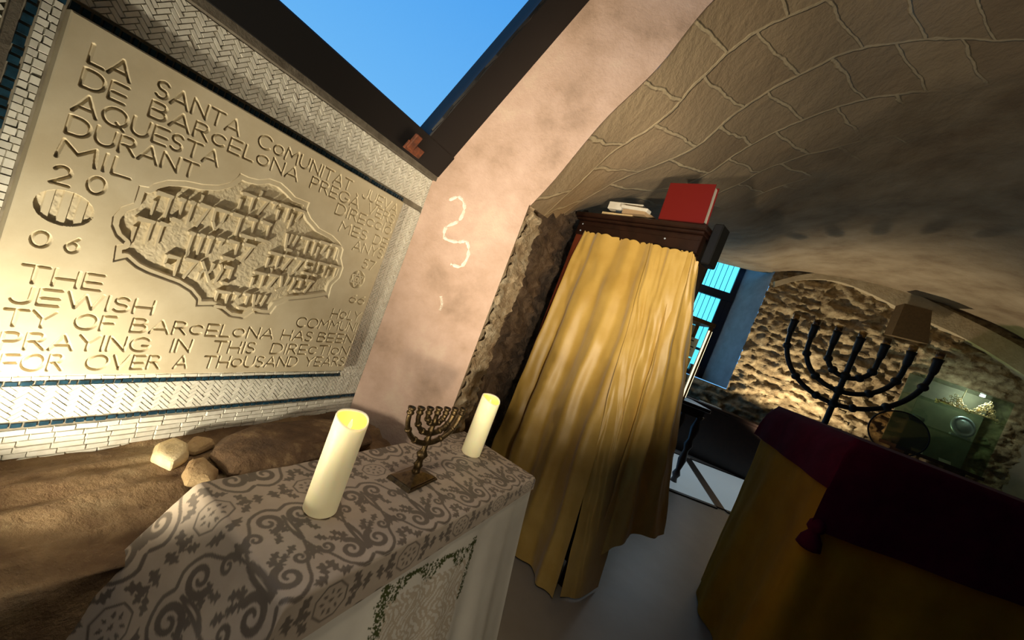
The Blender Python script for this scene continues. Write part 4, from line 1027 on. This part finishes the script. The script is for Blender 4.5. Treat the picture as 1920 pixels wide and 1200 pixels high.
curtain('curtain', top_l, bot_l, 3.6, 0.014, 0.040, fr, 'broad gold silk curtain hanging across the front of the cabinet', M_gold, 1, wr=0.013, taper=0.85)
top_m = [cp(-0.23, -0.062, 1.965), cp(-0.13, -0.066, 1.955), cp(-0.01, -0.066, 1.95)]
bot_m = [onz(1052, 1118, 0.01), onz(1085, 1122, 0.01), onz(1122, 1100, 0.012)]
curtain('curtain', top_m, bot_m, 1.3, 0.008, 0.012, fr, 'narrow gold curtain strip at the front corner, right of the dark gap', M_gold, 2, nu=80, wr=0.008, midbulge=0.03)
top_s = [cp(-0.06, -0.058, 1.955), cp(0.01, -0.055, 1.95), cp(0.045, -0.005, 1.90)]
bot_s = [ony(1095, 1085, 2.10), ony(1150, 1024, 2.16), ony(1200, 1006, 2.32), ony(1247, 1004, 2.52)]
curtain('curtain', top_s, bot_s, 2.2, 0.008, 0.030, CX*0.9-CY*0.4, 'short shaded gold curtain flaring out from the right side of the cabinet', M_gold, 3, nu=110, wr=0.008, midbulge=0.02)

# ------------------------------------------------------------------ velvet-covered reading desk
DL = onz(1320, 1090, 0); DL[2] = 0
DNn = np.array([0.933, 1.0, 0])*1.74; DNn[2] = 0
df = azv(94.0); db = (DL-DNn); dlen = np.linalg.norm(db); db = db/dlen
DW, DZ = 1.35, 1.362
def dp(a, d, z): return DNn+df*a+db*d+UP*z
desk = thing('reading_desk', dp(DW/2, dlen/2, 0), 'tall reading desk wholly covered by ochre cloth and maroon velvet at right', 'desk')
m_ = MB(); m_.prism([dp(0.03, 0.03, 0.0), dp(DW-0.03, 0.03, 0), dp(DW-0.03, dlen-0.03, 0), dp(0.03, dlen-0.03, 0)], UP*(DZ-0.05)); m_.build('body', M_wood, desk)
m_ = MB(); m_.prism([dp(0.005, 0.005, DZ-0.05), dp(DW, 0.005, DZ-0.05), dp(DW, dlen-0.005, DZ-0.05), dp(0.005, dlen-0.005, DZ-0.05)], UP*0.045); m_.build('top', M_wood, desk)
# ochre skirt
nu, nv = 240, 60
per = [(DW+0.01, -0.012)]+[(x, -0.012) for x in np.linspace(DW, 0.02, 60)]+[(-0.006, -0.006)]+[(-0.012, y) for y in np.linspace(0.02, dlen-0.02, 60)]+[(-0.006, dlen+0.006)]+[(x, dlen+0.012) for x in np.linspace(0.02, 0.5, 20)]
per = np.array(per); s_ = np.concatenate([[0], np.cumsum(np.linalg.norm(np.diff(per, axis=0), axis=1))]); us = np.linspace(0, s_[-1], nu)
pa = np.interp(us, s_, per[:, 0]); pd = np.interp(us, s_, per[:, 1])
tn = np.stack([np.gradient(pa), np.gradient(pd)], 1); tn /= np.linalg.norm(tn, axis=1)[:, None]; nn_ = np.stack([tn[:, 1], -tn[:, 0]], 1)
cc = np.array([DW/2, dlen/2]); 
nn_ = np.where((((np.stack([pa, pd], 1)-cc)*nn_).sum(1) < 0)[:, None], -nn_, nn_)
v = np.linspace(0, 1, nv); P = np.zeros((nu, nv, 3))
for j in range(nv):
    o_ = 0.012+0.05*v[j]**1.3+v[j]*0.030*np.sin(us*9.5+0.8)+v[j]*0.012*np.sin(us*23)+0.006*fbm(np.stack([us*5, np.full(nu, v[j]*3), us*0], 1), 3, 77)
    a_, d_ = pa+nn_[:, 0]*o_, pd+nn_[:, 1]*o_
    P[:, j] = DNn[None, :]+a_[:, None]*df+d_[:, None]*db+UP*((DZ-0.10)*(1-v[j])+0.004)
sk = link_mesh('ochre_skirt', P.reshape(-1, 3), grid_faces(nu, nv), M_goldd, smooth=True)
tag(sk, 'ochre gold cloth skirt falling to the floor around the reading desk', 'cloth')
# velvet cover: top, the drop on each side, and the tasselled lappet on the near corner
n1, n2 = 100, 90
aa = np.linspace(-0.10, DW+0.30, n1); dd = np.linspace(-0.30, dlen+0.17, n2); AA, DD = np.meshgrid(aa, dd, indexing='ij')
lo_l = np.maximum(0.005-AA, 0)/0.105*1.0; lo_f = np.maximum(0.0-DD, 0)/0.30; lo_b = np.maximum(DD-dlen, 0)/0.17
hl = 0.25+0.0*DD; hf = 0.435-0.03*np.clip(AA, 0, 1); hb = 0.15
ac = np.clip(AA, -0.024, None); dc = np.clip(DD, -0.026, dlen+0.024)
zz = DZ+0.006-np.maximum(np.maximum(lo_l*hl, lo_f*hf), lo_b*hb)
o_l = np.clip(lo_l, 0, 1)*0.025+0.006*np.sin(DD*16)*np.clip(lo_l, 0, 1); o_f = np.clip(lo_f, 0, 1)*0.035+0.008*np.sin(AA*13)*np.clip(lo_f, 0, 1)
V = DNn[None, :]+(ac-o_l-0.004).ravel()[:, None]*df+(dc-o_f-0.004+np.clip(lo_b, 0, 1)*0.05).ravel()[:, None]*db+zz.ravel()[:, None]*UP
vc = thing('velvet_cover', dp(DW/2, dlen/2, DZ), 'maroon velvet cover with a dark front fall draped over the reading desk', 'cloth cover')
link_mesh('cover_cloth', V, grid_faces(n1, n2), M_velvet, vc, smooth=True)
m_ = MB(); TC = dp(-0.03, -0.05, DZ-0.40)
m_.lathe([(0.012, 0.02), (0.03, 0.0), (0.034, -0.03), (0.022, -0.045), (0.040, -0.075), (0.048, -0.115), (0.030, -0.125)], TC, 14); m_.build('corner_tassel', M_velvet, vc, smooth=True)

# ------------------------------------------------------------------ big iron menorah
S0 = ony(1580, 715, 5.0); S0[2] = 0; BA = azv(124.0)
big = thing('iron_menorah', S0, 'huge black wrought-iron seven-branched menorah in front of the rubble wall', 'menorah')
m_ = MB(); m_.lathe([(0.26, 0), (0.26, 0.03), (0.08, 0.07), (0.035, 0.12), (0.03, 0.3)], S0, 20); m_.build('base', M_iron, big, smooth=True)
def knob(m_, p, ax, r=0.052, h=0.052): m_.lathe([(0.012, -h), (r*0.8, -h*0.6), (r, -h*0.2), (r, h*0.2), (r*0.8, h*0.6), (0.012, h)], p, 10, axis=ax)
m_ = MB(); m_.tube([S0+UP*z for z in (0.28, 1.0, 1.7, 2.2, 2.38)], [0.040, 0.036, 0.033, 0.033, 0.033], 12)
for z in (1.62, 1.80, 2.0): knob(m_, S0+UP*z, UP, 0.060, 0.062)
m_.lathe([(0.032, 2.32), (0.044, 2.36), (0.044, 2.48), (0.054, 2.52)], S0, 12); big_arm = {0: m_.build('stem', M_iron, big, smooth=True)}
for R_, zc in ((0.71, 2.33), (0.475, 2.27), (0.235, 2.22)):
    for sg in (-1, 1):
        m_ = MB()
        pts = [S0+UP*(zc-R_*math.sin(t))+BA*(sg*R_*math.cos(t)) for t in np.linspace(math.pi/2, 0, 22)]+[S0+BA*(sg*(R_+0.005))+UP*2.40]
        m_.tube(pts, 0.030, 12)
        for t in ((0.25, 0.85, 1.3) if R_ > 0.5 else (0.3, 0.95)):
            knob(m_, S0+UP*(zc-R_*math.sin(t))+BA*(sg*R_*math.cos(t)), BA*(-sg*math.sin(t))-UP*math.cos(t))
        m_.lathe([(0.030, 2.33), (0.043, 2.37), (0.043, 2.48), (0.053, 2.52)], S0+BA*(sg*(R_+0.005)), 12)
        big_arm[sg*round(R_/0.236)] = m_.build('arm', M_iron, big, smooth=True)
M_cupg = glass('oil_cup_glass', (0.62, 0.56, 0.44, 1), 0.3)
for k in range(-3, 4):
    m_ = MB(); x_ = (0, 0.24, 0.48, 0.715)[abs(k)]*(1 if k > 0 else -1)
    m_.lathe([(0.030, 2.521), (0.040, 2.53), (0.043, 2.60), (0.040, 2.60), (0.036, 2.535), (0.001, 2.53)], S0+BA*x_, 14); m_.build('oil_cup', M_cupg, big_arm[k], smooth=True)

# brown box lamp on the far wall above the menorah's right arm
lt = [onv(x, y, G0+BN*0.5, BAZ) for x, y in ((1697, 569), (1748, 582), (1741, 645), (1672, 628))]
lm = thing('box_lamp', lt[3]-UP*0.1, 'brown box-shaped lampshade above the right arms of the iron menorah', 'lamp')
m_ = MB(); m_.prism(lt, -BN*0.22, 0.02); m_.build('lamp_shade', M_shade, lm)
m_ = MB(); lc = (lt[0]+lt[1]+lt[2]+lt[3])/4; m_.tube([lc-BN*0.20, lc-BN*0.34], 0.025, 8); m_.build('wall_arm', M_iron, lm)

# ------------------------------------------------------------------ glass display case at right with its contents
GO = 0.62; 
def gp(x, y, o=GO): return onv(x, y, G0+BN*o, BAZ)
c00, c10, c01, c11 = gp(1735, 712), gp(1906, 750), gp(1672, 848), gp(1868, 886)
ctop_z = (c00[2]+c10[2])/2; cbot_z = (c01[2]+c11[2])/2
t_l = float((c00-G0)@BW); t_r = float((c10-G0)@BW); CD = 0.36
def gq(t, z, o): return bp(t, z, o)
case = thing('glass_display_case', gq((t_l+t_r)/2, cbot_z-0.2, GO-CD/2), 'glass display case with gold filigree and silver pieces, right of the iron menorah', 'display case')
m_ = MB(); m_.box(gq(t_r, cbot_z, GO-CD), BW*(t_l-t_r), UP*(ctop_z-cbot_z), BN*0.01)
M_caseback = mat('dark_olive_backing', lin(98, 98, 76), 0.8, c2=lin(80, 80, 62), scale=6); m_.build('back_panel', M_caseback, case)
m_ = MB(); m_.box(gq(t_r, cbot_z, GO), BW*(t_l-t_r), UP*(ctop_z-cbot_z), BN*0.006); m_.build('front_glass', M_glassg, case)
for tt in (t_r, t_l-0.006):
    m_ = MB(); m_.box(gq(tt, cbot_z, GO-CD), BW*0.006, UP*(ctop_z-cbot_z), BN*CD); m_.build('side_glass', M_glassg, case)
m_ = MB(); m_.box(gq(t_r, ctop_z, GO-CD), BW*(t_l-t_r), UP*0.012, BN*CD); m_.build('top_glass', M_glassg, case)
m_ = MB(); m_.box(gq(t_r-0.02, cbot_z-0.05, GO-CD), BW*(t_l-t_r+0.04), UP*0.05, BN*(CD+0.03)); m_.build('base_board', M_wood, case)
m_ = MB()
for tt in (t_r+0.15, t_l-0.2): m_.box(gq(tt, 0, GO-CD+0.03), BW*0.06, UP*(cbot_z-0.05), BN*(CD-0.06))
m_.build('stand', M_wood, case)
sh = []
for (x, y) in ((1775, 758), (1750, 802)):
    z_ = gp(x, y)[2]; sh.append(z_); m_ = MB(); m_.box(gq(t_r+0.006, z_-0.008, GO-CD+0.012), BW*(t_l-t_r-0.012), UP*0.008, BN*(CD-0.03)); m_.build('shelf', M_glassg, case)
light('POINT', 'case_lamp', gq(t_r+(t_l-t_r)*0.28, ctop_z-0.05, GO-0.10), 8.0, (0.95, 0.97, 1.0), shadow_soft_size=0.02)
m_ = MB(); m_.lathe([(0.03, 0), (0.03, 0.018), (0.012, 0.02)], gq(t_r+(t_l-t_r)*0.28, ctop_z-0.024, GO-0.10), 14); m_.build('case_lamp_disc', mat('case_lamp_lens', lin(240, 244, 250), 0.3, emit=(0.9, 0.95, 1, 1), estr=4.0), case, smooth=True)
def filigree(base_pt, w, h, label, seed, spike):
    t = thing('filigree_ornament', base_pt, label, 'ornament', 'gold filigree ornaments on the top shelf')
    rg = np.random.default_rng(seed); m_ = MB()
    for i in range(46):
        u = rg.uniform(-1, 1); top_ = (1-abs(u)**1.2)*h; z_ = rg.uniform(0.1, 1)*top_; r_ = rg.uniform(0.012, 0.024); o_ = base_pt+BW*(u*w/2)+UP*z_+BN*rg.uniform(-0.02, 0.02)
        m_.tube([o_+BW*(r_*math.cos(a))+UP*(r_*math.sin(a)) for a in np.linspace(0, 5.6, 12)], 0.0045, 5)
    m_.build('filigree', M_filig, t, smooth=True)
    m_ = MB(); m_.tube([base_pt-BW*w/2+UP*0.02, base_pt+BW*w/2+UP*0.02], 0.012, 8)
    for i in range(9): m_.lathe([(0.002, -0.014), (0.014, 0), (0.002, 0.014)], base_pt+BW*(w*(i/8-0.5))+UP*0.035, 8)
    m_.build('beaded_foot', M_filig, t, smooth=True)
    if spike:
        m_ = MB(); m_.tube([base_pt-BW*0.06+UP*(h*0.6), base_pt-BW*0.075+UP*(h+0.11)], [0.007, 0.004], 6); m_.build('spike', M_filig, t)
filigree(gq(float((gp(1796, 765)-G0)@BW), sh[0]+0.002, GO-0.10), 0.42, 0.20, 'wide gold filigree ornament with a spike, left on the case top shelf', 3, True)
filigree(gq(float((gp(1856, 780)-G0)@BW), sh[0]+0.002, GO-0.09), 0.32, 0.25, 'crown-shaped gold filigree ornament, right on the case top shelf', 9, False)
sb = gq(float((gp(1813, 815)-G0)@BW), sh[1]+0.0, GO-0.12)
t = thing('silver_medallion', sb, 'round embossed silver medallion on the middle shelf of the glass case', 'medallion')
m_ = MB(); m_.lathe([(0.155, 0), (0.155, 0.012), (0.125, 0.024), (0.118, 0.016), (0.09, 0.016), (0.08, 0.03), (0.0, 0.035)], sb+UP*0.17, 28, axis=BN+UP*0.25, cap=False); m_.build('disc', M_silver, t, smooth=True)
m_ = MB(); m_.box(sb-BW*0.12, BW*0.24, UP*0.03, BN*0.04); m_.build('foot', M_silver, t)
vb = gq(float((gp(1728, 797)-G0)@BW), sh[1]+0.0, GO-0.14)
t = thing('glass_jar', vb, 'round clear glass jar on the left of the middle case shelf', 'jar')
m_ = MB(); m_.lathe([(0.05, 0), (0.09, 0.03), (0.11, 0.09), (0.09, 0.15), (0.05, 0.18), (0.055, 0.2)], vb, 20); m_.build('jar_body', M_glass, t, smooth=True)
m_ = MB(); m_.lathe([(0.06, 0.006), (0.085, 0.05), (0.08, 0.09), (0.03, 0.10)], vb, 16); m_.build('contents', mat('grey_powder', lin(120, 120, 112), 0.9, bump=0.5, bscale=40), t, smooth=True)
for (x, y, lab) in ((1733, 840, 'white caption card at the foot of the glass case, left one'), (1788, 857, 'white caption card at the foot of the glass case, right one')):
    p = gq(float((gp(x, y)-G0)@BW), cbot_z+0.001, GO-0.10); m_ = MB(); m_.box(p-BW*0.075, BW*0.15, UP*0.045+BN*-0.02, BN*0.004); tag(m_.build('caption_card', M_paper), lab, 'card', 'caption cards in the glass case')
# dark round mesh disc behind the desk
rp = ony(1683, 812, 4.3); m_ = MB()
t = thing('round_fire_screen', np.array([rp[0], rp[1], 0]), 'dark round screen with a thin rim behind the velvet-covered desk', 'screen')
ax_ = -np.array([rp[0], rp[1], 0])/np.linalg.norm(rp[:2])
m_.lathe([(0.0, 0.004), (0.235, 0.003), (0.235, -0.003), (0.0, -0.004)], rp, 40, axis=ax_, cap=False); m_.build('disc', glass('smoked_mesh', (0.55, 0.48, 0.36, 1), 0.5) if True else mat('dark_bronze_mesh', lin(84, 68, 48), 0.6, c2=lin(64, 52, 36), scale=30), t, smooth=False)
m_ = MB(); e1_ = np.cross(ax_, UP); m_.tube([rp+e1_*0.24*math.cos(a)+UP*0.24*math.sin(a) for a in np.linspace(0, 2*math.pi, 48)], 0.008, 6); m_.build('rim', M_iron, t, smooth=True)
m_ = MB(); m_.tube([rp-UP*0.235, np.array([rp[0], rp[1], 0.02])], 0.02, 8); m_.lathe([(0.15, 0), (0.15, 0.02), (0.03, 0.04)], np.array([rp[0], rp[1], 0]), 16); m_.build('stand', M_iron, t, smooth=True)

# ------------------------------------------------------------------ back of the room: bench, standing vitrine on a turned-leg table, glass floor
VY = 4.75
def vp(x, y, o=0.0): return ony(x, y, VY+o)
tl_, tr_ = vp(1262, 742), vp(1330, 758); tzz = tl_[2]
vt = thing('turned_leg_table', np.array([tl_[0]-0.2, VY+0.3, 0]), 'dark table with turned legs under the lit vitrine, beside the gold curtain', 'table')
x0, x1 = tl_[0]-0.75, tr_[0]+0.03
m_ = MB(); m_.bbox((x0, VY-0.05, tzz-0.045), (x1-x0, 0, 0), (0, 0.55, 0), (0, 0, 0.045), 0.006); m_.build('table_top', M_wood, vt)
m_ = MB(); m_.box((x0+0.04, VY, tzz-0.15), (x1-x0-0.08, 0, 0), (0, 0.45, 0), (0, 0, 0.105)); m_.build('apron', M_wood, vt)
prof = [(0.045, 0), (0.03, 0.05), (0.05, 0.09), (0.028, 0.14), (0.05, 0.25), (0.03, 0.36), (0.055, 0.42), (0.03, 0.48), (0.055, 0.60), (0.03, 0.70), (0.055, 0.74)]
for (lx, ly) in ((x0+0.07, VY+0.02), (x1-0.07, VY+0.02), (x0+0.07, VY+0.43), (x1-0.07, VY+0.43)):
    m_ = MB(); m_.lathe([(r_, h*(tzz-0.12)/0.74) for r_, h in prof], (lx, ly, 0), 14); m_.build('leg', M_wood, vt, smooth=True)
pt, pb = vp(1327, 612, 0.08), vp(1281, 742, 0.08)
vit = thing('lit_vitrine', np.array([pb[0]-0.2, VY+0.22, tzz]), 'wood-framed glass vitrine with a lit post standing on the turned-leg table', 'vitrine')
vh = pt[2]-tzz; xr = (pt[0]+pb[0])/2; xl = xr-0.62
for (px_, py_) in ((xl, VY+0.03), (xr, VY+0.03), (xl, VY+0.40), (xr, VY+0.40)):
    m_ = MB(); m_.bbox((px_-0.02, py_-0.02, tzz), (0.04, 0, 0), (0, 0.04, 0), (0, 0, vh), 0.003); m_.build('post', M_woodl, vit)
m_ = MB(); m_.box((xr+0.022, VY+0.03, tzz+0.03), (0.012, 0, 0), (0, 0.022, 0), (0, 0, vh-0.08)); m_.box((xr-0.028, VY+0.004, tzz+0.03), (0.018, 0, 0), (0, 0.006, 0), (0, 0, vh-0.08))
m_.build('light_strip', mat('warm_light_strip', lin(255, 240, 190), 0.4, emit=(1, 0.86, 0.55, 1), estr=1.1), vit)
m_ = MB(); m_.bbox((xl-0.03, VY, tzz+vh), (xr-xl+0.06, 0, 0), (0, 0.43, 0), (0, 0, 0.05), 0.004); m_.build('top', M_woodl, vit)
m_ = MB(); m_.box((xl, VY+0.02, tzz+0.01), (xr-xl, 0, 0), (0, 0.005, 0), (0, 0, vh-0.02)); m_.build('front_glass', M_glass, vit)
m_ = MB(); m_.box((xl, VY+0.40, tzz+0.01), (xr-xl, 0, 0), (0, 0.008, 0), (0, 0, vh-0.02)); m_.build('back_board', M_paper, vit)
for i, (zz_, mm, lab) in enumerate(((0.55, M_paper, 'upper printed white card standing in the lit vitrine'), (0.28, M_cream, 'lower cream card standing in the lit vitrine'))):
    m_ = MB(); m_.box((xr-0.24, VY+0.12, tzz+vh*zz_), (0.20, 0, 0), (0, 0.004, 0), (0, 0, 0.24)); c = tag(m_.build('display_card', mm), lab, 'card', 'cards in the lit vitrine')
    m_ = MB()
    for k in range(5): m_.box((xr-0.22, VY+0.118, tzz+vh*zz_+0.04+k*0.038), (0.10+0.05*((k*7) % 3)/2, 0, 0), (0, 0.003, 0), (0, 0, 0.016))
    m_.build('print', M_dkblue, c)
m_ = MB(); 
ch0, ch1 = onv(1292, 770, G0+BN*0.55, BAZ), onv(1500, 800, G0+BN*0.55, BAZ)
bt0, bt1 = float((ch0-G0)@BW), float((ch1-G0)@BW); bz = (ch0[2]+ch1[2])/2
bench = thing('dark_chest', bp((bt0+bt1)/2, 0, 0.4), 'long dark wooden chest against the far wall, behind the reading desk', 'chest')
bt1 = bt1-0.3; bt0 = bt0+0.5
m_ = MB(); m_.bbox(bp(bt1, 0.0, 0.24), BW*(bt0-bt1), UP*(bz-0.05), BN*0.32, 0.006); m_.build('body', M_wood, bench)
m_ = MB(); m_.bbox(bp(bt1-0.03, bz-0.05, 0.22), BW*(bt0-bt1+0.06), UP*0.05, BN*0.37, 0.008); m_.build('lid', M_wood, bench)
m_ = MB(); p = onv(1325, 773, G0+BN*0.5, BAZ); p = bp(float((p-G0)@BW), bz+0.001, 0.48); m_.box(p-BW*0.18, BW*0.36, BN*0.08, UP*0.012); tag(m_.build('paper_strip', M_paper), 'white paper strip lying on the dark chest', 'paper')
for i, (dx_, h_, mm, lab, nm, ct) in enumerate(((0.12, 0.20, M_wooda, 'brown red book box on the window sill, right one', 'sill_box', 'box'), (0.34, 0.26, M_velvet, 'dark red book on the window sill, next to the brown box', 'sill_book', 'book'), (0.52, 0.30, M_wood, 'dark book on the window sill, left of the dark red book', 'sill_book', 'book'))):
    m_ = MB(); m_.bbox(bp(wr2+0.02+dx_, w_sill+0.001, -RD+0.20), BW*0.16, UP*h_, BN*0.20, 0.006); tag(m_.build(nm, mm), lab, ct)
# glass floor panels between steel strips
fy0, fy1 = onz(1258, 919, 0)[1], onz(1375, 893, 0)[1]
sxa, sxb = onz(1342, 946, 0), onz(1296, 867, 0)
M_fglass = mat('lit_floor_glass', lin(200, 208, 210), 0.12, emit=lin(150, 165, 170), estr=0.30)
gl_ = []
for (xa0, xa1, xb0, xb1, lab) in ((sxa[0]-1.6, sxa[0]-0.06, sxb[0]-1.7, sxb[0]-0.07, 'milky glass floor panel left of the diagonal steel strip'), (sxa[0]+0.06, sxa[0]+1.6, sxb[0]+0.07, sxb[0]+1.8, 'milky glass floor panel right of the diagonal steel strip')):
    p_ = thing('floor_panel', ((xa0+xa1)/2, (fy0+fy1)/2, 0), lab, 'floor panel', 'glass floor panels')
    m_ = MB(); m_.prism([(xa0, fy0, 0.0), (xa1, fy0, 0), (xb1, fy1, 0), (xb0, fy1, 0)], UP*0.008); m_.build('glass', M_fglass, p_)
    m_ = MB()
    for (q0, q1) in (((xa0, fy0-0.02), (xa1, fy0-0.02)), ((xb0, fy1+0.02), (xb1, fy1+0.02))): m_.box((q0[0], q0[1]-0.03, 0), (q1[0]-q0[0], q1[1]-q0[1], 0), (0, 0.06, 0), (0, 0, 0.014))
    m_.build('edge_strip', M_black, p_)
m_ = MB(); m_.prism([(sxa[0]-0.058, fy0, 0), (sxa[0]+0.058, fy0, 0), (sxb[0]+0.068, fy1, 0), (sxb[0]-0.068, fy1, 0)], UP*0.014); tag(m_.build('trim_1', M_metalgrey), kind='structure')
